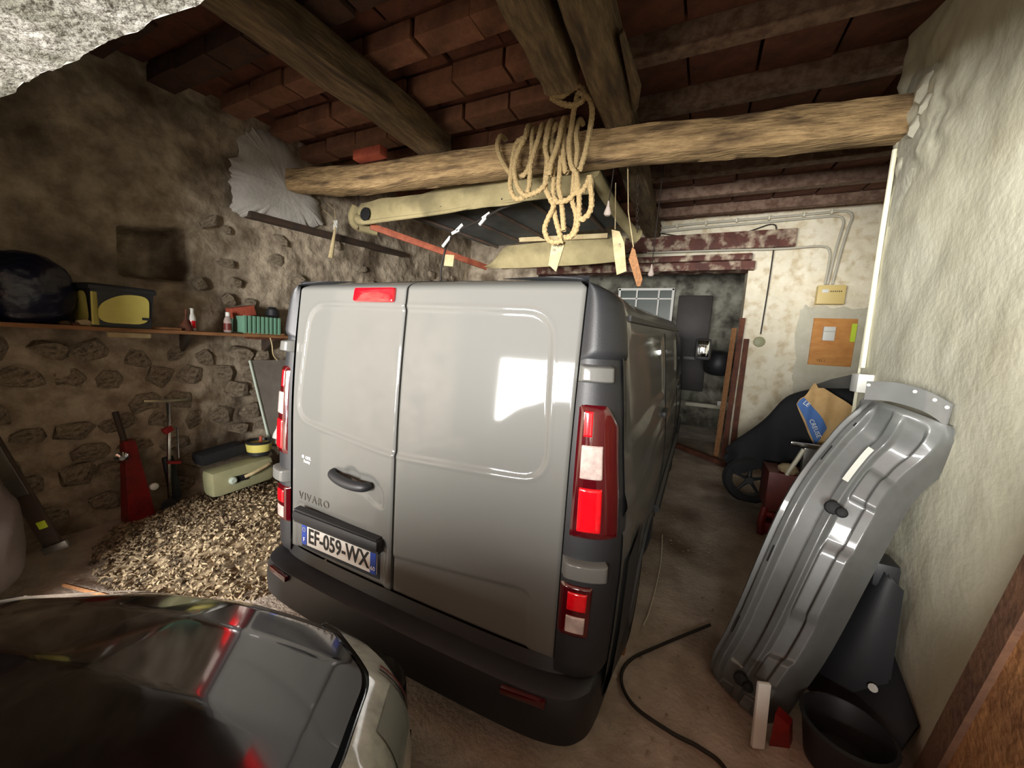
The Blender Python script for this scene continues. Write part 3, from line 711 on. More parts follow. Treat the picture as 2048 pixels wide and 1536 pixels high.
for u in (.18,.3,.42,.47,.60,.68):
    p = nearb(u,.08); G().lathe([(.010,0),(.010,.006)], (p.x,p.y-.004,p.z+.04), (radians(90),0,0), 10).out('eyelet', m_gap, can)
# far flap
g = G()
def farb(u, v):
    p = FL_.lerp(FR+Vector((.0,0,-.17)), u); top = FL_.lerp(FR, u); h = .02+.26*sst(0,.18,u)
    z = p.z+v*(h); z += -.03*sin(pi*u)*(1-v)
    return Vector((p.x, 3.40-.05*sin(pi*v)+.02*sin(u*9), z))
g.grid(farb, 60, 10); g.out('rear_skirt', m_canvas, can)
g = G(); g.box((-.55,3.33,3.045),(1.15,.03,.055),rot=(0,radians(1),0),bev=.006); g.out('wooden_slat', m_tagw, can)
# underside panels with ribs
g = G()
def top(u, v):
    a = Vector((-2.58,2.14,3.26)).lerp(Vector((.20,2.14,3.28)), u); b = Vector((-1.62,3.4,3.02)).lerp(Vector((.22,3.4,3.19)), u)
    p = a.lerp(b, v); p.z += -.025*abs(sin(u*pi*3)) ; return p
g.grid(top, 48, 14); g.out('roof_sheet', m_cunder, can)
for k in range(5):
    u = .10+k*.19; G().tube([top(u, .02)-Vector((0,0,.03)), top(u,.98)-Vector((0,0,.03))], .02, 8).out('rib', m_iron, can)
a_, b_ = Vector((-2.50,2.14,2.985)), Vector((-1.63,3.40,2.735))
d_ = (b_-a_); R_ = d_.to_track_quat('X','Z').to_matrix().to_4x4()
G().box((a_+b_)/2, (d_.length,.03,.075), rot=R_, bev=.006).out('side_rail', m_rail, can)
G().tube(cr([(.17,2.05,3.20),(.20,2.4,3.14),(.28,2.8,3.04),(.36,3.05,2.965),(.40,3.12,2.94)],5), [.055]*14+[.06,.062,.07,.075,.08,.075,.04], 12).out('rolled_side', m_canvas, can)
def chain(p, q, parent=None, n=None):
    p, q = Vector(p), Vector(q); n = n or int((q-p).length/.045); g = G(); d = (q-p)/n; qd = d.to_track_quat('Z','X').to_matrix().to_4x4()
    for i in range(n):
        c = p+d*(i+.5); R_ = qd @ Matrix.Rotation(radians(90*(i % 2)), 4, 'Z')
        P = [c+R_.to_3x3()@Vector((.012*cos(t), 0, .03*sin(t))) for t in [2*pi*k/8 for k in range(9)]]
        g.tube(P, .004, 5, cap=False)
    return g.out('chain', m_iron, parent)
chain((-2.66,2.1,3.5),(-2.66,2.1,2.95),can); chain((.46,2.4,3.45),(.40,3.1,2.90),can)
for (x, z) in [(-.62,2.79),(.13,2.93)]:
    G().tube([(x,3.33,z+.05),(x+.004,3.32,z-.0),(x-.006,3.33,z-.05)], .009, 6).out('toggle', m_tagw, can)
# wire lead with white clips across the opening
wi = G().tube(cr([(-.2,2.18,3.255),(-.35,2.2,3.12),(-.75,2.2,3.05),(-1.02,2.25,2.98),(-1.35,2.3,2.90),(-1.55,2.4,2.83),(-1.68,2.5,2.72),(-1.72,2.5,2.55),(-1.72,2.5,2.40)],6), .012, 6).out('electric_lead', m_cable)
tagp(wi, 'black electric lead with white clips hanging under the canvas canopy', 'cable')
for p in [(-.98,2.24,3.0),(-1.02,2.24,2.95),(-1.33,2.28,2.92),(-1.38,2.28,2.88),(-1.55,2.38,2.83),(-1.6,2.4,2.80)]:
    G().box(p, (.10,.02,.03), rot=(0,random.uniform(-1,-.3),0), bev=.004).out('clip', m_white, wi)
tg = G().box((-1.60,2.49,2.63),(.13,.012,.13),rot=(0,.1,0),bev=.01).out('paper_label', m_tagw); tagp(tg, 'small cream paper label tied to the black lead', 'label')

# ---------------------------------------------------------------- rope coil
ROPE=[[(-0.55,1.62,3.35),(-0.52,1.62,3.25),(-0.44,1.62,3.13),(-0.35,1.62,3.07),(-0.28,1.62,3.08),(-0.24,1.62,3.15),(-0.23,1.62,3.25),(-0.24,1.62,3.38)],[(-0.28,1.59,3.35),(-0.35,1.59,3.32),(-0.38,1.59,3.22),(-0.39,1.59,3.09),(-0.39,1.59,2.98),(-0.35,1.59,2.9),(-0.3,1.59,2.88),(-0.25,1.59,2.9),(-0.22,1.59,2.97),(-0.22,1.59,3.13),(-0.2,1.59,3.21),(-0.16,1.59,3.34)],[(-0.27,1.56,3.33),(-0.32,1.56,3.24),(-0.35,1.56,3.11),(-0.31,1.56,2.97),(-0.24,1.56,2.89),(-0.15,1.56,2.9),(-0.08,1.56,2.94),(-0.06,1.56,3.01),(-0.06,1.56,3.12),(-0.09,1.56,3.22),(-0.08,1.56,3.31)],[(-0.04,1.62,3.4),(-0.07,1.62,3.33),(-0.06,1.62,3.18),(-0.03,1.62,3.01),(-0.02,1.62,2.86),(0.01,1.62,2.72),(0.05,1.62,2.61),(0.07,1.62,2.55)],[(-0.1,1.59,3.33),(-0.1,1.59,3.26),(-0.08,1.59,3.13),(-0.08,1.59,2.95),(-0.03,1.59,2.85),(-0.0,1.59,2.79),(-0.04,1.59,2.7),(-0.06,1.59,2.62),(-0.02,1.59,2.54),(0.04,1.59,2.52),(0.1,1.59,2.53)],[(0.03,1.56,3.35),(0.01,1.56,3.23),(-0.03,1.56,3.11),(-0.04,1.56,3.01)],[(0.03,1.62,3.39),(0.03,1.62,3.25),(0.06,1.62,3.08),(0.08,1.62,3.04)],[(0.13,1.59,3.58),(0.11,1.59,3.48),(0.1,1.59,3.36),(0.09,1.59,3.23),(0.12,1.59,3.08),(0.17,1.59,3.0),(0.17,1.59,2.9),(0.13,1.59,2.84),(0.06,1.59,2.82),(0.02,1.59,2.83),(-0.0,1.59,2.86)],[(0.14,1.56,3.58),(0.23,1.56,3.51),(0.26,1.56,3.41),(0.25,1.56,3.26),(0.23,1.56,3.13),(0.2,1.56,3.02)],[(0.13,1.62,3.32),(0.15,1.62,3.19),(0.14,1.62,3.05),(0.14,1.62,2.93),(0.14,1.62,2.83),(0.18,1.62,2.72),(0.18,1.62,2.63),(0.15,1.62,2.57),(0.1,1.62,2.56)],[(0.27,1.59,2.98),(0.25,1.59,2.92),(0.21,1.59,2.87),(0.17,1.59,2.88)],[(0.28,1.56,2.97),(0.31,1.56,2.79),(0.3,1.56,2.71),(0.26,1.56,2.67),(0.22,1.56,2.67)],[(0.02,1.62,3.17),(0.02,1.62,3.05),(0.02,1.62,2.95),(0.05,1.62,2.84),(0.07,1.62,2.73),(0.09,1.62,2.61)],[(0.17,1.59,3.0),(0.2,1.59,2.85),(0.21,1.59,2.75),(0.21,1.59,2.67),(0.19,1.59,2.58),(0.13,1.59,2.54)],[(-0.09,1.56,3.66),(-0.06,1.56,3.59),(0.01,1.56,3.57),(0.09,1.56,3.6),(0.15,1.56,3.61),(0.19,1.56,3.57),(0.18,1.56,3.51),(0.11,1.56,3.49),(0.02,1.56,3.52),(-0.07,1.56,3.58)],[(0.2,1.62,3.65),(0.2,1.62,3.58),(0.15,1.62,3.55),(0.1,1.62,3.53)]]
g = G()
for l in ROPE:
    q_ = [(a, b+.03, c) for a, b, c in l]
    if 3.28 < q_[0][2] < 3.45: q_ = [(q_[0][0], q_[0][1]+.14, 3.455), (q_[0][0], q_[0][1]+.05, 3.44)]+q_
    if 3.28 < q_[-1][2] < 3.45: q_ += [(q_[-1][0], q_[-1][1]+.05, 3.44), (q_[-1][0], q_[-1][1]+.14, 3.455)]
    C = cr(q_, 8); n = 8; tw = 0
    # twisted three-strand rope: radius modulated along the twist
    V = []; F = []; u = (C[1]-C[0]).orthogonal().normalized(); acc = 0
    for i, p in enumerate(C):
        t = (C[min(i+1,len(C)-1)]-C[max(i-1,0)]).normalized(); u = (u-t*u.dot(t)).normalized(); w = t.cross(u)
        if i: acc += (C[i]-C[i-1]).length
        for k in range(n):
            a = 2*pi*k/n; r = .020*(1+.15*cos(3*(a)-acc*170)); V.append(p+(u*cos(a)+w*sin(a))*r)
    for i in range(len(C)-1):
        for k in range(n): F.append((i*n+k, i*n+(k+1) % n, (i+1)*n+(k+1) % n, (i+1)*n+k))
    g.add(V, F)
tagp(g.out('rope_coil', m_rope), 'coiled hemp rope hanging in loops from the crossbeam', 'rope')
# hanging wooden labels
def tagboard(P, label, txt=None, th=.012, m=m_tagw):
    o = tagp(G().prism(P, (0,th,0)).out('wooden_label', m, smooth=False), label, 'label'); return o
t1 = tagboard([(-.02,1.7,2.56),(.09,1.7,2.54),(.03,1.7,2.31),(-.03,1.7,2.36),(-.04,1.7,2.36)], 'pale wooden label with faint lettering under the rope coil')
text('BAJU', .036, (.028,1.696,2.515), (1,0,-.15), (.15,0,1), m_badge, t1)
text('28', .030, (.0,1.696,2.48), (1,0,-.15), (.15,0,1), m_badge, t1)
t2 = tagboard([(.33,2.2,2.76),(.40,2.2,2.74),(.45,2.2,2.64),(.49,2.2,2.40),(.41,2.2,2.37),(.37,2.2,2.55)], 'wider pale wooden label hanging below the rolled canvas')
text('R7', .032, (.41,2.196,2.62), (.3,0,-1), (1,0,.3), m_badge, t2)
t3 = tagboard([(.52,2.2,2.60),(.545,2.2,2.58),(.63,2.2,2.33),(.62,2.2,2.27),(.59,2.2,2.27),(.50,2.2,2.50)], 'narrow brownish wooden label beside the wider one', m=m_wood)
t4 = tagboard([(-3.08,2.1,3.08),(-3.02,2.1,3.08),(-3.02,2.1,2.98),(-3.05,2.1,2.90),(-3.08,2.1,2.98)], 'small white label hanging near the left end of the crossbeam', m=m_white)
t5 = tagp(G().tube([(-2.98,2.05,2.98),(-3.02,2.05,2.8),(-3.06,2.05,2.62)], [.012,.022,.03], 8).out('wooden_paddle', m_tagw), 'pale tapered wooden paddle hanging on the left wall', 'paddle')
# pendant cords
for o_, P in ((t1, [(.03,1.705,2.56),(.05,1.66,2.60)]), (t2, [(.36,2.205,2.76),(.33,2.2,3.15)]), (t3, [(.53,2.205,2.60),(.46,2.2,2.9),(.42,2.1,3.44)]), (t4, [(-3.05,2.105,3.08),(-3.06,2.1,3.2),(-3.2,2.1,3.3)]), (t5, [(-2.98,2.05,2.98),(-3.05,2.05,3.1),(-3.2,2.05,3.2)])): G().tube(P, .004, 5).out('string', m_tagw, o_)
def pendant(x, y, z0, z1, label):
    t = thing('pendant_cord', (x,y,z1), label, 'cord'); G().tube([(x+.02,y,z0),(x+.01,y,(z0+z1)/2),(x,y,z1+.08)], .005, 6).out('cord', m_cable, t)
    G().lathe([(.006,.12),(.012,.08),(.03,.03),(.032,.015),(.02,.0)], (x,y,z1), None, 12).out('pull_bulb', m_bulb, t)
pendant(.59,3.0,3.68,2.50,'dark cord ending in a pale bulb-shaped pull beside the long beam')
pendant(.32,2.05,3.2,2.83,'short pale pull cord hanging beside the rope coil')

# ---------------------------------------------------------------- far wall fittings
fz = 5.36
def pipe(P, r, m, label, cat='pipe', group=None, clips=None):
    o = tagp(G().tube(cr(P, 5), r, 8).out('conduit', m), label, cat, group)
    for c in clips or []: G().box(c, (.02,.05,.06), bev=.004).out('clip', m_pvc, o)
    return o
pipe([(.32,5.33,3.67),(.8,5.33,3.70),(1.6,5.33,3.71),(2.3,5.33,3.72),(2.62,5.33,3.73),(2.72,5.33,3.66),(2.70,5.33,3.5),(2.66,5.33,3.2),(2.62,5.33,2.78)], .015, m_pvcg,
     'upper ivory conduit along the top of the far wall down to the fuse box', clips=[(.6,5.33,3.69),(1.0,5.33,3.70),(1.4,5.33,3.71),(1.8,5.33,3.71),(2.2,5.33,3.72),(2.5,5.33,3.73)])
pipe([(.35,5.33,3.61),(.8,5.33,3.63),(1.6,5.33,3.65),(2.3,5.33,3.67),(2.56,5.33,3.67),(2.64,5.33,3.60),(2.63,5.33,3.45),(2.60,5.33,3.2),(2.57,5.33,2.78)], .015, m_pvcg, 'lower ivory conduit running just below the top one to the fuse box')
pipe([(.2,5.24,3.28),(1.2,5.24,3.27),(2.0,5.26,3.26),(2.4,5.28,3.28),(2.53,5.30,3.22),(2.55,5.33,3.0),(2.54,5.33,2.78)], .013, m_pvcg, 'thin conduit along the brown lintel bending down to the fuse box')
tagp(G().tube(cr([(.35,5.34,3.60),(.9,5.34,3.50),(1.5,5.34,3.53),(1.86,5.34,3.62),(1.90,5.34,3.40),(1.90,5.34,2.8),(1.88,5.34,2.08)],8), .008, 6).out('cable', m_cable), 'brown cable drooping across the far wall down to a round patch', 'cable')
tagp(G().lathe([(.075,0),(.07,.02),(.03,.03)], (1.88,5.37,1.97), (radians(90),0,0), 16).out('socket', m_jerry), 'small round socket at the end of the brown cable', 'socket')
fbx = thing('fuse_box', (2.61,5.3,2.51), 'ivory fuse box below the conduits on the far wall', 'fuse box')
G().box((2.61,5.31,2.635),(.30,.11,.25),bev=.012).out('case', m_ivory, fbx)
G().box((2.54,5.25,2.68),(.07,.012,.045),bev=.004).out('label_window', m_white, fbx)
for k in range(6): G().box((2.60+k*.022,5.25,2.675),(.009,.014,.014)).out('switch', m_ink, fbx, smooth=False)
ob = thing('meter_board', (2.72,5.36,1.70), 'orange-brown wooden board with a white meter, below the fuse box', 'board')
G().box((2.72,5.375,2.01),(.47,.035,.64),rot=(0,0,0),bev=.004).out('panel', m_orange, ob)
G().box((2.66,5.33,2.12),(.13,.06,.19),bev=.008).out('meter', m_white, ob)
G().box((2.66,5.297,2.15),(.125,.004,.004)).out('meter_line', m_badge, ob)
G().box((2.925,5.35,2.145),(.055,.012,.24)).out('sticker', m_lime, ob)
text('TEL I', .045, (2.62,5.354,1.75), (1,0,0), (0,0,1), m_brown2, ob)
# vertical conduit on the pier + white junction box
pipe([(2.135,2.15,3.12),(2.135,2.14,2.4),(2.135,2.11,1.70)], .014, m_pvc, 'straight ivory conduit down the grey render to the white junction box')
jb = tagp(G().box((2.11,2.0,1.60),(.08,.13,.12),bev=.006).out('junction_box', m_white), 'white junction box at the foot of the straight conduit', 'box')
tagp(G().prism([(2.13,2.18,1.66),(2.03,2.34,1.60),(1.98,2.46,1.55),(2.0,2.48,1.52),(2.12,2.20,1.55)], (0,.03,.0)).out('wall_bracket', m_badge), 'dark grey metal bracket beside the white junction box', 'bracket')

# doorway clutter
tagp(G().box((.92,7.40,1.95),(.62,.30,1.9),bev=.02).out('metal_locker', m_tankd), 'tall dark brown locker in the end room behind the van', 'locker')
tagp(G().box((1.75,7.30,.74),(1.6,.30,.07),bev=.01).out('bench', m_greyp), 'low pale bench in the dark end room', 'bench')
tagp(G().box((1.62,7.2,.82),(.22,.15,.09),bev=.01).out('white_box', m_white), 'small white box on the low pale bench', 'box')
hm = thing('motorcycle_helmet', (1.38,5.75,1.45), 'black helmet-like case hanging in the doorway', 'helmet')
G().lathe([(.02,.36),(.12,.34),(.19,.26),(.21,.14),(.19,.03),(.16,.0)], (1.38,5.75,1.46), (.3,0,.2), 22).out('shell', m_black, hm)
G().box((1.38,5.57,1.56),(.25,.04,.09),bev=.02).out('visor', m_glass, hm)
for k, (xb, xt, zt, lab) in enumerate([(1.49,1.56,2.15,'reddish plank leaning on the doorway jamb, leftmost'),(1.585,1.65,2.30,'dark brown plank leaning on the doorway jamb, middle'),(1.69,1.73,2.0,'narrow brown plank closest to the doorway jamb')]):
    a, b = Vector((xb,5.05+.04*k,.235)), Vector((xt-.02,5.30+.0*k,zt)); d = b-a; R_ = d.to_track_quat('Z','Y').to_matrix().to_4x4()
    tagp(G().box((a+b)/2,(.07,.03,d.length),rot=R_,bev=.004).out('plank', m_woodr if k else m_wood), lab, 'plank', 'planks by the doorway')
tagp(G().box((1.25,5.0,.26),(.9,.09,.07),rot=(0,.05,radians(-38)),bev=.01).out('wooden_batten', m_woodr), 'dark batten lying on the floor at the doorway', 'batten')

# ---------------------------------------------------------------- covered machine in the recess
cm = thing('covered_moped', (2.0,3.7,0), 'moped under a black cloth with one small spoked wheel showing', 'moped')
P0 = cr([(1.52,3.74,.60),(1.62,3.74,.72),(1.85,3.78,1.0),(2.05,3.80,1.28),(2.3,3.82,1.42),(2.6,3.85,1.38),(2.85,3.85,1.15)], 6)
def cov(u, v):
    i = u*(len(P0)-1); k = min(int(i), len(P0)-2); p = P0[k].lerp(P0[k+1], i-k); a = (v-.5)*pi*1.25
    wdt = ipl([(0,.06),(.15,.16),(.4,.26),(.8,.30),(1,.2)], u); drop = ipl([(0,.10),(.2,.30),(.5,.62),(.8,.85),(1,.8)], u)
    s_ = sin(a)/sin(pi*.625); y = p.y+s_*wdt; z = p.z+.06-(abs(s_)**2.2)*drop
    return Vector((p.x+.02*sin(v*21+u*5), y+.02*sin(u*26+v*3), z+.015*sin(u*19+v*11)))
g = G(); g.grid(cov, 50, 40); g.out('cloth_cover', m_cloth, cm)
wc = Vector((1.76,3.62,.385)); R_ = Matrix.Rotation(radians(90), 4, 'X')
G().lathe([(.17,-.05),(.23,-.055),(.26,-.03),(.265,0),(.26,.03),(.23,.055),(.17,.05),(.17,-.05)], wc, R_, 28, cap=False).out('tyre', m_rubber, cm)
g = G(); g.lathe([(.165,-.03),(.175,-.035),(.175,.035),(.165,.03),(.165,-.03)], wc, R_, 28, cap=False); g.lathe([(.04,-.05),(.04,.05)], wc, R_, 12)
for k in range(5): a = 2*pi*k/5+.3; d = Vector((cos(a),0,sin(a))); g.tube([wc+d*.03, wc+d*.17], [.022,.014], 6)
g.out('spoked_rim', m_blk2, cm)
G().box((2.35,3.75,.45),(.9,.25,.5),bev=.08).out('frame_body', m_black, cm)
pb_ = G()
def paper(u, v):
    B = [[(2.060,3.470,1.288),(2.182,3.470,0.977),(2.315,3.470,0.811)],[(2.116,3.450,1.388),(2.272,3.430,1.199),(2.394,3.440,0.977)],[(2.182,3.470,1.510),(2.360,3.450,1.455),(2.559,3.470,1.255)]]
    def q(c, t): a, b, d = map(Vector, c); return a*(1-t)**2+b*2*t*(1-t)+d*t*t
    a, b, c = q(B[0], v), q(B[1], v), q(B[2], v); r = a*(1-u)**2+b*2*u*(1-u)+c*u*u
    r.z += .012*sin(u*9+v*5); r.y += .012*sin(v*14+u*7); return r
pb_.grid(paper, 20, 20); pb_.grid(lambda u, v: paper(u, v)+Vector((.03,.05,-.02)), 20, 20)
pg = tagp(pb_.out('paper_bag', m_kraft), 'crumpled kraft paper bag with blue lettering on the black cover', 'bag')
g = G(); g.grid(lambda u, v: paper(.02+.40*u+.2*v*(1-v), .02+.75*v)+Vector((-.004,-.012,.004)), 10, 14); pr_ = g.out('blue_print', m_print, pg)
text('CREUSE', .055, (2.223,3.400,1.071), (.45,0,-.89), (.89,0,.45), m_sticker, pg)
text('LE', .06, (2.133,3.425,1.304), (.75,0,-.5), (.5,0,.75), m_sticker, pg)
# red compressor-like cabinet in front of it
rc = thing('red_tool_trolley', (2.05,3.0,0), 'dark red tool trolley with bright red fittings behind the grey panel', 'trolley')
G().box((2.02,3.05,.52),(.42,.40,.36),bev=.012).out('cabinet', m_dred, rc)
g = G(); g.tube(cr([(1.82,2.86,.36),(1.80,2.84,.22),(1.81,2.84,.06)],4), .03, 8); g.tube([(1.82,2.86,.30),(2.0,2.86,.30)], .03, 8); g.tube([(1.90,2.84,.33),(1.92,2.84,.10)], .025, 8); g.box((1.95,2.95,.12),(.28,.2,.2),bev=.03)
g.out('fitting', m_red, rc)
tagp(G().box((2.09,2.86,.985),(.30,.05,.04),bev=.006).out('metal_channel', m_chrome), 'grey metal channel lying across above the red trolley', 'channel')
G().box((2.10,2.92,.84),(.10,.08,.25),bev=.01).out('post', m_badge, rc)
tagp(G().tube(cr([(2.04,2.85,.95),(2.0,2.84,.85),(1.955,2.84,.74),(1.945,2.85,.70)],4), [.018]*13, 6).out('cream_strap', m_pvc), 'cream strap hanging from the metal channel onto the red trolley', 'strap')
tagp(G().lathe([(.02,0),(.07,.01),(.085,.04),(.06,.07),(.02,.085)], (1.96,2.93,.70), (.1,.1,0), 9).out('rag', m_tagw), 'crumpled pale rag on top of the red trolley', 'rag')

# ---------------------------------------------------------------- leaning body panel
pn = thing('body_panel', (1.5,.9,0), 'grey pressed-steel vehicle body panel leaning against the right wall', 'panel')
Lf = cr([(1.36,1.0,.0),(1.355,1.0,.10),(1.42,1.03,.32),(1.59,1.12,1.0),(1.77,1.22,1.36),(1.86,1.24,1.50),(1.90,1.20,1.56)], 8)
Rt = cr([(1.60,.76,.0),(1.66,.78,.16),(1.77,.84,.42),(1.93,.92,.95),(2.03,.99,1.19),(2.14,1.0,1.36),(2.12,.98,1.50)], 8)
def pan(s, t, off=0.0):
    i = t*(len(Lf)-1); k = min(int(i), len(Lf)-2); a = Lf[k].lerp(Lf[k+1], i-k); b = Rt[k].lerp(Rt[k+1], i-k)
    N_ = Vector((-.64,-.68,.36)).normalized()
    prof = ipl([(0,-.10),(.03,-.02),(.10,.02),(.16,.012),(.20,.045),(.27,.05),(.31,.02),(.50,.012),(.53,.05),(.62,.055),(.65,.03),(.80,.012),(.84,.045),(.93,.04),(.97,0),(1,-.08)], s)
    k2 = sst(.93,.80,t)*sst(-.02,.08,t)
    flat = .045*sin(pi*min(1,s*1.05))
    bulge = .05*sst(.72,.86,t)*sst(1.0,.9,t)*sin(pi*max(0,min(1,(s-.15)/.85)))
    wob = 0
    if s > .64: wob = .018*sst(-.2,.2,sin(t*34))*sst(.64,.68,s)*sst(.97,.93,s)*sst(.7,.62,t)
    p = a.lerp(b, s)+N_*(prof*k2+flat*(1-k2)+bulge+wob+off-.06*sst(.965,1,t))
    return p
g = G(); g.grid(lambda u, v: pan(u, v), 110, 150); g.out('pressing', m_sheet, pn, sharp=70)
g = G(); g.grid(lambda u, v: pan(u, v, -.03), 30, 30); g.out('backing', m_sheet, pn, sharp=70)
# top flange: curved strip standing up from the upper edge
FT = cr([(1.88,1.15,1.55),(1.96,1.10,1.555),(2.05,1.03,1.53),(2.11,.99,1.48)], 6); FT2 = cr([(1.88,1.15,1.64),(1.97,1.09,1.645),(2.05,1.03,1.62),(2.115,.985,1.575)], 6)
def flg(u, v):
    i = u*(len(FT)-1); k = min(int(i), len(FT)-2); a = FT[k].lerp(FT[k+1], i-k); b = FT2[k].lerp(FT2[k+1], i-k); return a.lerp(b, v)
g = G(); g.grid(flg, 40, 6); g.grid(lambda u, v: flg(u, v)+Vector((.008,.008,0)), 40, 6); g.out('top_flange', m_sheet, pn)
for (u) in (.06,.55,.78,.95): p = flg(u,.8)+Vector((-.004,-.004,0)); G().lathe([(.008,0),(.008,.004)], p, (radians(90),0,radians(-45)), 8).out('rivet_hole', m_sheetl, pn)
g = G(); g.grid(lambda u, v: pan(.53+.07*u, .585+.12*v, .006), 4, 12); o = g.out('tape_strip', m_sheetl, pn); o['label'] = 'pale tape strip'
for (s_, t_) in [(.62,.52),(.60,.155)]:
    c = pan(s_, t_, .02); g = G(); g.lathe([(.030,-.01),(.032,.015),(.026,.028),(.012,.036)], c, (1.2,-.6,0), 14); g.lathe([(.022,-.01),(.024,.02),(.018,.034),(.008,.04)], c+Vector((.028,-.024,-.008)), (1.2,-.6,0), 14); g.out('rubber_plug', m_rubber, pn)
for (s0,t0,l) in [(.22,.60,.045),(.24,.42,.02),(.20,.30,.04),(.25,.74,.02)]:
    g = G(); g.grid(lambda u, v: pan(s0+.02*u, t0+l*v, .004), 3, 6); g.out('slot', m_gap, pn)
tagp(G().box((1.545,.62,.16),(.055,.02,.30),rot=(radians(-3),0,radians(22)),bev=.008).out('white_strip', m_white), 'upright white strip at the foot of the grey body panel', 'strip')
tagp(G().prism([(1.60,.66,.0),(1.68,.69,.0),(1.66,.66,.13),(1.60,.64,.18)], (.02,.05,0)).out('red_plastic_piece', m_red), 'small red plastic piece beside the upright white strip', 'plastic piece')
# black bumper shell leaning behind the panel
tr = thing('plastic_bumper', (1.95,1.2,0), 'black plastic bumper shell leaning on the wall behind the grey panel', 'bumper')
g = G()
def bmp(u, v):
    a = Vector((1.78,1.15,.02)).lerp(Vector((2.03,1.12,.79)), v); b = Vector((2.08,.98,.0)).lerp(Vector((2.08,1.02,.70)), v)
    p = a.lerp(b, u); return p+Vector((-.5,-.6,.2))*.07*sin(pi*u)
g.grid(bmp, 14, 20); g.grid(lambda u, v: bmp(u, v)+Vector((.012,.012,0)), 14, 20); g.box((2.03,1.12,.74),(.10,.16,.12),bev=.02); g.out('shell', m_black, tr)
tb = thing('rubber_tub', (1.86,.70,0), 'round black rubber tub on the floor at bottom right', 'tub')
G().lathe([(.10,.01),(.13,.02),(.15,.16),(.165,.20),(.15,.205),(.135,.16),(.11,.05),(.02,.045)], (1.86,.70,0), None, 30).out('bowl', m_black, tb)
g = G()
def blk(u, v):
    a = Vector((1.86,.96,.01)).lerp(Vector((2.12,1.28,.42)), v); b = Vector((2.02,.76,.01)).lerp(Vector((2.13,.84,.22)), v); p = a.lerp(b, u); return p+Vector((-.6,-.6,.3))*.03*sin(pi*u)*sin(pi*v)
g.grid(blk, 12, 12); g.grid(lambda u, v: blk(u, v)+Vector((.01,.01,-.01)), 12, 12)
o = tagp(g.out('plastic_liner', m_black), 'black plastic wheel-arch liner propped between the tub and the wall', 'liner')
p = blk(.45,.62)+Vector((-.012,-.012,.01)); G().lathe([(.018,0),(.018,.004)], p, (1.0,-.6,0), 10).out('sticker', m_badge, o)
# brown board leaning on the near right wall
bb = thing('wooden_board', (2.08,.3,0), 'large orange-brown board leaning on the wall at lower right edge', 'board')
def bq(y, z, x=2.10): return Vector((x, y, z))
d = Vector((0,-.29,1.0)).normalized(); sdir = Vector((0,-1,-.29)).normalized()
o0 = Vector((2.10,.74,.03))
G().prism([o0+sdir*.085, o0+sdir*.9+Vector((0,0,.0)), o0+sdir*.9+d*1.7, o0+d*1.7+sdir*.085], (.03,0,0)).out('panel', m_brown, bb, smooth=False)
G().prism([o0+Vector((-.02,0,0)), o0+sdir*.085+Vector((-.02,0,0)), o0+sdir*.085+d*1.7+Vector((-.02,0,0)), o0+d*1.7+Vector((-.02,0,0))], (.05,0,0)).out('edge_batten', m_brown2, bb, smooth=False)
# cable on floor
tagp(G().tube(cr([(1.37,1.31,.05),(1.11,.99,.034),(.97,.80,.022),(.95,.66,.012),(1.03,.54,.012),(1.2,.49,.012),(1.32,.48,.012),(1.42,.43,.012),(1.5,.2,.012)],8), .009, 6).out('floor_cable', m_cable), 'dark cable snaking over the floor right of the van', 'cable')
tagp(G().tube(cr([(1.0,2.3,.10),(1.03,1.8,.075),(1.02,1.3,.05),(1.0,1.1,.04)],6), .0035, 5).out('string', m_pvc), 'thin pale string lying straight along the floor beside the van', 'string')
tagp(G().box((.90,.86,.02),(.07,.05,.04),bev=.01).out('wooden_wedge', m_wood), 'small wooden wedge against the rear wheel', 'wedge')
# little stones and leaves on the floor
g = G()
for k in range(60):
    x, y = random.uniform(.2,1.5), random.uniform(-.3,2.6)
    if x < .98 and y > -.1: x = random.uniform(1.0,1.5)
    r = random.uniform(.003,.009); g.box((x,y,r*.5+slope(y)),(r*2,r*1.6,r),rot=(0,0,random.random()*3),bev=r*.3)
tagp(g.out('pebbles', m_stone), 'tiny pebbles and grit scattered on the floor beside the van', 'grit', kind='stuff')

# ---------------------------------------------------------------- left: shelf and its load
sh = thing('wall_shelf', (-3.0,.4,1.60), 'long rough plank shelf fixed along the left stone wall', 'shelf')
def plk(u, v):
    return Vector((-3.22+.36*v, -1.2+2.62*u, 1.625+.004*sin(u*40)))
G().box((-3.03,.11,1.628),(.37,2.62,.03),bev=.006).out('plank', m_wood, sh)
G().box((-2.99,1.22,1.60),(.05,.4,.02),bev=.004).out('plank', m_woodr, sh)
for y in (-.55,.55,1.3): G().prism([(-3.2,y,1.61),(-2.95,y,1.61),(-3.2,y,1.42)], (0,.03,0)).out('bracket', m_iron, sh)
g = G(); g.box((-2.86,.10,1.588),(.03,.26,.04),rot=(0,.1,.05),bev=.012); tagp(g.out('wood_offcut', m_tagw, None), 'splintered pale offcut hanging under the shelf edge', 'wood')
def bucket(cx, cy, w, dp, h, label, z=1.645, body=m_yel, rz=0, name='paint_tub'):
    t = thing(name, (cx,cy,z), label, 'tub'); R_ = Matrix.Rotation(rz, 4, 'Z')
    g = G(); g.lathe([(w*.46,0),(w*.49,.01),(w*.53,h*.86)], (cx,cy,z), R_, 28, sq=.75); g.out('body', m_blk2, t)
    g = G(); g.lathe([(w*.56,h*.86),(w*.57,h*.88),(w*.57,h*.95),(w*.54,h)], (cx,cy,z), R_, 28, sq=.75); g.out('lid', m_blk2, t)
    return t, R_
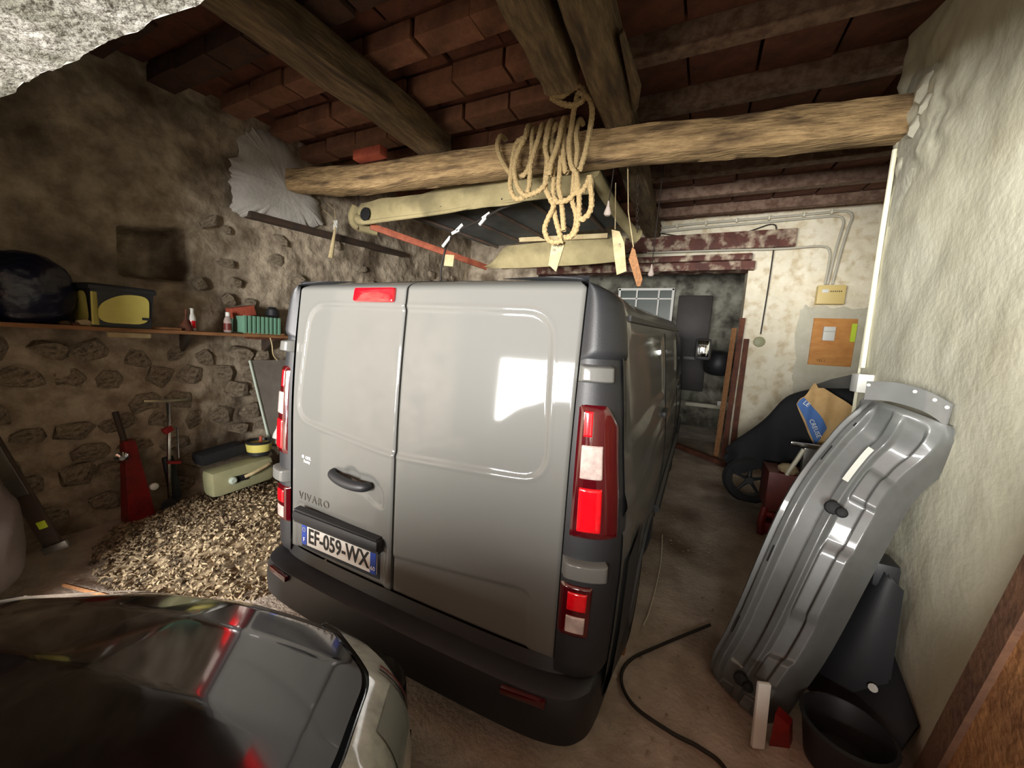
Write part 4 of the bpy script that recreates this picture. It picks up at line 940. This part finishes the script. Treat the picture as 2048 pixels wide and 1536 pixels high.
t, R_ = bucket(-2.98,.055,.36,.36,.31,'square black paint tub with yellow labels in the middle of the shelf')
for s_ in (0,1):
    def lab(u, v, s_=s_):
        zz = .03+.225*v; r = .36*(.477+.055*zz/.3)*1.0+.004
        hw_ = .15
        if s_ == 0: return Vector((-2.98+r*1.0, .055-hw_+2*hw_*u, 1.645+zz))
        return Vector((-2.98-hw_+2*hw_*u, .055-r, 1.645+zz))
    P = roundpoly([(.02,.0),(.98,.0),(.98,.98),(.45,.98),(.02,.6)], .3, 5)
    g = G(); n = len(P); V = [lab(a, b) for a, b in P]; g.add(V, [tuple(range(n))]); g.out('label_panel', m_yel, t, smooth=False)
g = G(); g.box((-2.80,-.10,1.775),(.012,.07,.235),rot=(0,0,radians(45))); g.out('label_panel', m_yel, t, smooth=False)
G().box((-2.795,.18,1.72),(.004,.05,.02)).out('label_mark', m_blk2, t, smooth=False)
t, R_ = bucket(-2.98,-.72,.36,.36,.27,'black tub with plain yellow label at the left end of the shelf')
G().box((-2.795,-.68,1.77),(.008,.28,.22),bev=.0).out('label_panel', m_yel, t, smooth=False)
G().box((-2.789,-.58,1.69),(.004,.05,.03),rot=(.5,0,0)).out('label_mark', m_blk2, t, smooth=False)
# blue bin bag
bm = bmesh.new(); bmesh.ops.create_icosphere(bm, subdivisions=5, radius=1)
for v in bm.verts:
    p = v.co.copy(); s_ = 1+.12*noise.noise(p*1.6+Vector((3,0,0)))+.05*abs(noise.noise(p*5)); v.co = Vector((p.x*.17*s_, p.y*.25*s_, max(-.20, p.z*.26*s_)))
me = bpy.data.meshes.new('bin_bag'); bm.to_mesh(me); bm.free(); me.transform(Matrix.Translation((-3.0,-.39,1.85))); sm(me, 60)
bg = link('bin_bag', me, m_bag); tagp(bg, 'dark blue crumpled bin bag on the shelf left of the yellow tub', 'bag')
tagp(G().prism([(-2.9,-.26,1.98),(-2.9,-.215,1.955),(-2.9,-.205,1.86),(-2.9,-.255,1.76),(-2.9,-.29,1.74)], (-.12,0,0)).out('cardboard_piece', m_tagw, smooth=False), 'cream cardboard piece sticking out beside the blue bin bag', 'cardboard')
def bottle(y, h, r, label, m1, m2, x=-2.96):
    t = thing('bottle', (x,y,1.645), label, 'bottle')
    G().lathe([(r*.9,0),(r,.01),(r,h*.58),(r*.55,h*.78),(r*.5,h*.82)], (x,y,1.645), None, 16).out('bottle_body', m1, t)
    G().lathe([(r*1.02,h*.12),(r*1.02,h*.45)], (x,y,1.645), None, 16).out('label_band', m2, t)
    G().lathe([(r*.55,h*.80),(r*.55,h*.99),(r*.4,h)], (x,y,1.645), None, 12).out('cap', m_white, t)
bottle(.555,.20,.030,'white bottle with red print beside the brown funnel',m_white,m_redl)
bottle(.845,.195,.034,'white-capped bottle with dark red lower half',m_clear,m_dred)
tagp(G().lathe([(.055,0),(.05,.02),(.022,.08),(.010,.10),(.007,.19)], (-2.94,.50,1.645), (0,.05,0), 16).out('funnel', m_woodr), 'upturned brown funnel standing on the shelf', 'funnel')
cb = thing('slatted_crate', (-2.98,1.10,1.645), 'pale green ribbed plastic crate at the right end of the shelf', 'crate')
G().box((-2.98,1.12,1.735),(.19,.36,.16),bev=.004).out('core', m_green, cb)
for k in range(9): G().box((-2.878,.955+k*.042,1.735),(.018,.028,.175),bev=.004).out('slat', m_green, cb)
tagp(G().box((-3.08,1.03,1.86),(.12,.22,.10),rot=(.25,0,0),bev=.008).out('red_box', m_brick), 'orange-red box behind the green crate', 'box')
tagp(G().lathe([(.05,0),(.07,.03),(.06,.09),(.03,.12)], (-3.05,1.33,1.82), None, 14).out('black_ball', m_black), 'round black ball sticking up behind the green crate', 'ball')
for k, (y, z, a, b, c_, lab) in enumerate([(-.13,1.665,.05,.09,.03,'rounded tan stone on the shelf edge, larger one'),(-.02,1.66,.035,.05,.022,'small orange stone on the shelf edge'),(-.23,1.658,.03,.06,.015,'flat pink stone near the bin bag')]):
    o = bpy.data.objects.new('shelf_stone', STN[k].copy()); COL.objects.link(o); o.location = (-2.89,y,z); o.scale = (a,b*.6,c_); o.data.materials[0] = m_tagw if k == 0 else m_beam; tagp(o, lab, 'stone')
for k, (y0, y1, z, lab) in enumerate([(.22,.44,1.655,'square wooden stick lying flat between tub and funnel'),(.95,1.35,1.652,'thin wooden strip lying in front of the green crate'),(-.2,.1,1.652,'dark wooden stick lying before the yellow tub')]):
    tagp(G().box((-2.885,(y0+y1)/2,z),(.025,y1-y0,.018),rot=(0,0,.05*(k-1)),bev=.003).out('wooden_stick', m_wood if k < 2 else m_woodr), lab, 'stick')
tagp(G().tube(cr([(-2.86,1.18,1.64),(-2.85,1.20,1.55),(-2.86,1.22,1.44),(-2.87,1.27,1.38)],5), .006, 6).out('hanging_string', m_tagw), 'pale string hanging off the shelf beside the van', 'string')

# ---------------------------------------------------------------- left floor: rubble heap and tools
g = G(); random.seed(11)
def hh(x, y):
    r = sqrt(((x+2.15)/1.08)**2+((y-.62)/.90)**2); return slope(y)+ .17*max(0, 1-r**1.6)+.02*fb(x, y, 0, 3, 3)
def heap(u, v):
    x = -3.14+2.14*u; y = -.5+2.2*v; return Vector((x, y, hh(x, y)-.012 if sqrt(((x+2.15)/1.08)**2+((y-.62)/.90)**2) < 1.05 else -.03))
g.grid(heap, 60, 60)
for k in range(6500):
    a = random.uniform(0, 2*pi); q = sqrt(random.random())*1.05; x = -2.15+1.08*q*cos(a); y = .62+.90*q*sin(a)
    if (x > -1.02 and y > -.1) or x < -3.12: continue
    z = max(0, hh(x, y)); l, w, t = random.uniform(.012,.045), random.uniform(.006,.018), random.uniform(.002,.006)
    R_ = eul((random.uniform(-1,1), random.uniform(-1,1), random.uniform(0, 6.28)))
    c = Vector((x, y, z+random.uniform(0,.02)))
    P = [R_ @ Vector(p) + c for p in ((-l/2,-w/2,0),(l/2,-w/3,t),(l/2.2,w/2,-t),(-l/2,w/2,t),(0,0,t*3))]
    g.add(P, [(0,1,4),(1,2,4),(2,3,4),(3,0,4)])
random.seed(5)
hp = tagp(mk('rubble_heap', g.V, g.F, m_chip, smooth=False), 'heap of pale wood chips and rubble on the floor left of the van', 'rubble', kind='stuff')
js = thing('floor_jack', (-3.0,.15,.0), 'tall red metal trolley jack standing upright at the left wall', 'jack')
g = G(); g.add([(-3.06,.08,.72),(-2.98,.08,.72),(-2.98,.15,.72),(-3.06,.15,.72),(-3.10,.08,.015),(-2.95,.08,.015),(-2.95,.26,.015),(-3.10,.26,.015)], [(0,1,2,3),(7,6,5,4),(0,4,5,1),(1,5,6,2),(2,6,7,3),(3,7,4,0)]); g.out('frame', m_red, js)
G().tube([(-3.02,.11,.64),(-3.04,.055,.96)], .022, 8).out('handle_socket', m_iron, js)
G().lathe([(.04,0),(.045,.02),(.02,.04)], (-2.97,.05,.60), (0,radians(90),0), 14).out('roller', m_chrome, js)
G().lathe([(.03,0),(.03,.02),(.012,.03)], (-2.95,.245,.30), (0,radians(90),0), 12).out('bolt', m_white, js)
sc = thing('kick_scooter', (-2.95,.36,.1), 'folded chrome scooter with T-handlebar and red clamps against the left wall', 'scooter')
G().tube([(-2.93,.19,1.045),(-2.93,.52,1.02)], .016, 8).out('handlebar', m_chrome, sc)
G().tube([(-2.93,.355,1.03),(-2.94,.36,.80),(-2.96,.36,.46),(-2.99,.37,.09)], [.013,.013,.015,.015], 8).out('stem', m_chrome, sc)
G().tube([(-2.90,.40,.80),(-2.90,.405,.52)], .007, 6).out('side_rod', m_chrome, sc)
G().box((-2.93,.345,.78),(.05,.07,.05),rot=(.5,0,0),bev=.01).out('clamp', m_red, sc); G().box((-2.93,.385,.48),(.05,.09,.025),rot=(-.2,0,0),bev=.008).out('clamp', m_red, sc)
G().box((-3.02,.40,.31),(.06,.08,.42),rot=(.12,0,0),bev=.02).out('folded_deck', m_black, sc)
G().lathe([(.05,-.015),(.06,0),(.05,.015)], (-2.98,.36,.085), (0,radians(90),0), 18).out('wheel', m_rubber, sc)
jc = thing('jerrycan', (-2.75,.83,.13), 'olive-beige plastic jerrycan lying on the rubble with round cap', 'jerrycan')
G().box((-2.78,.84,.27),(.20,.56,.25),rot=(.06,0,0),bev=.055).out('can_body', m_jerry, jc)
G().lathe([(.035,0),(.035,.02),(.022,.03)], (-2.675,.72,.27), (0,radians(90),0), 14).out('cap', m_edge, jc)
G().tube(cr([(-2.66,.82,.28),(-2.64,.88,.30),(-2.65,1.0,.33),(-2.67,1.06,.34)],5), .016, 8).out('carry_handle', m_tagw, jc)
G().box((-2.675,.80,.27),(.012,.12,.06),bev=.01).out('handle_recess', m_gap, jc)
tagp(G().box((-3.0,.78,.46),(.20,.40,.12),rot=(.10,0,0),bev=.04).out('black_bag', m_cloth), 'flat black bag lying behind the olive jerrycan', 'bag')
yp = thing('yellow_pot', (-2.85,1.07,.41), 'black pot with yellow band beside the leaning grey board', 'pot')
G().lathe([(.07,0),(.10,.02),(.115,.15),(.12,.16),(.105,.16),(.09,.05),(.01,.04)], (-2.84,1.06,.40), None, 24).out('bowl', m_black, yp)
G().lathe([(.106,.055),(.1175,.135)], (-2.84,1.06,.40), None, 24).out('yellow_band', m_yel, yp)
tagp(G().tube([(-2.84,1.07,.46),(-2.84,1.08,.60)], .014, 8).out('orange_handle', m_brick), 'orange tool handle standing in the yellow-banded pot', 'handle')
lp = thing('leaning_board', (-3.0,1.25,.45), 'grey hardboard sheet with pale green edge leaning behind the van', 'board')
G().prism([(-3.02,1.07,1.37),(-3.04,1.75,1.37),(-2.92,1.85,.45),(-2.90,1.21,.45)], (.012,0,0)).out('sheet', m_panelg, lp, smooth=False)
G().tube([(-3.01,1.07,1.37),(-2.89,1.21,.45)], .013, 6).out('edge_strip', m_edge, lp)
tagp(G().lathe([(.06,0),(.065,.02),(.05,.10),(.02,.16),(.02,.18)], (-2.82,1.25,.50), None, 14).out('white_jug', m_white), 'white plastic jug half hidden by the van tail light', 'jug')
# far-left leaning profile and sack
lv = thing('leaning_profile', (-2.45,-.42,.15), 'long grey metal profile leaning at the far left edge', 'profile')
a, b = Vector((-2.66,-.66,1.05)), Vector((-2.50,-.43,.20)); d = b-a; R_ = d.to_track_quat('Z','Y').to_matrix().to_4x4()
G().box((a+b)/2,(.03,.085,d.length),rot=R_,bev=.006).out('bar', m_iron, lv)
G().box(a.lerp(b,.35)+Vector((.02,-.012,0)),(.012,.07,d.length*.42),rot=R_,bev=.003).out('grey_face', m_badge, lv)
G().box(a.lerp(b,.80)+Vector((.02,.0,0)),(.012,.04,.05),rot=R_,bev=.003).out('green_label', m_lime, lv)
G().box(b+Vector((.02,0,.01)),(.04,.12,.05),rot=R_,bev=.004).out('foot_plate', m_badge, lv)
bm = bmesh.new(); bmesh.ops.create_icosphere(bm, subdivisions=4, radius=1)
for v in bm.verts:
    p = v.co.copy(); s_ = 1+.15*noise.noise(p*2); v.co = Vector((p.x*.16*s_, p.y*.12*s_, max(-.30,p.z*.36*s_)))
me = bpy.data.meshes.new('white_sack'); bm.to_mesh(me); bm.free(); me.transform(Matrix.Translation((-2.36,-.70,.42))); sm(me, 60)
tagp(link('white_sack', me, m_sack), 'pale full sack standing at the far left edge', 'sack')
tagp(G().prism([(-1.55,-.32,.0),(-1.42,-.30,.0),(-1.45,-.28,.06)], (.0,.03,0)).out('white_scrap', m_edge, smooth=False), 'small pale scrap on the floor beyond the dark bonnet', 'scrap')
tagp(G().tube([(-2.3,-.45,.02),(-1.5,-.25,.03)], .012, 6).out('thin_batten', m_wood), 'thin batten lying on the floor before the rubble', 'batten')

# ---------------------------------------------------------------- front bay: rack mirrored in the van's door, plus an added unseen shade blocker
rk = thing('shelf_rack', (1.2,-3.6,0), 'white metal shelving rack mirrored in the van door', 'rack')
g = G()
for (x, y) in [(2.1,-4.3),(2.1,-3.5),(2.5,-4.3),(2.5,-3.5)]: g.box((x,y,1.0),(.03,.03,2.0))
for z in (.3,.9,1.5,1.95): g.box((2.3,-3.9,z),(.42,.84,.03))
g.out('frame', m_white, rk, smooth=False)

tc = thing('shade_cabinet', (1.58,-1.88,0), 'added dark grey cabinet behind the photographer, shading the near floor', 'cabinet')  # added out of view to keep the door light off the near floor
G().box((1.58,-1.88,.45),(1.06,.5,.90),bev=.01).out('case', m_iron, tc)
for k in range(4): G().box((1.58,-1.62,.14+k*.21),(.98,.02,.18),bev=.006).out('drawer', m_blk2, tc)
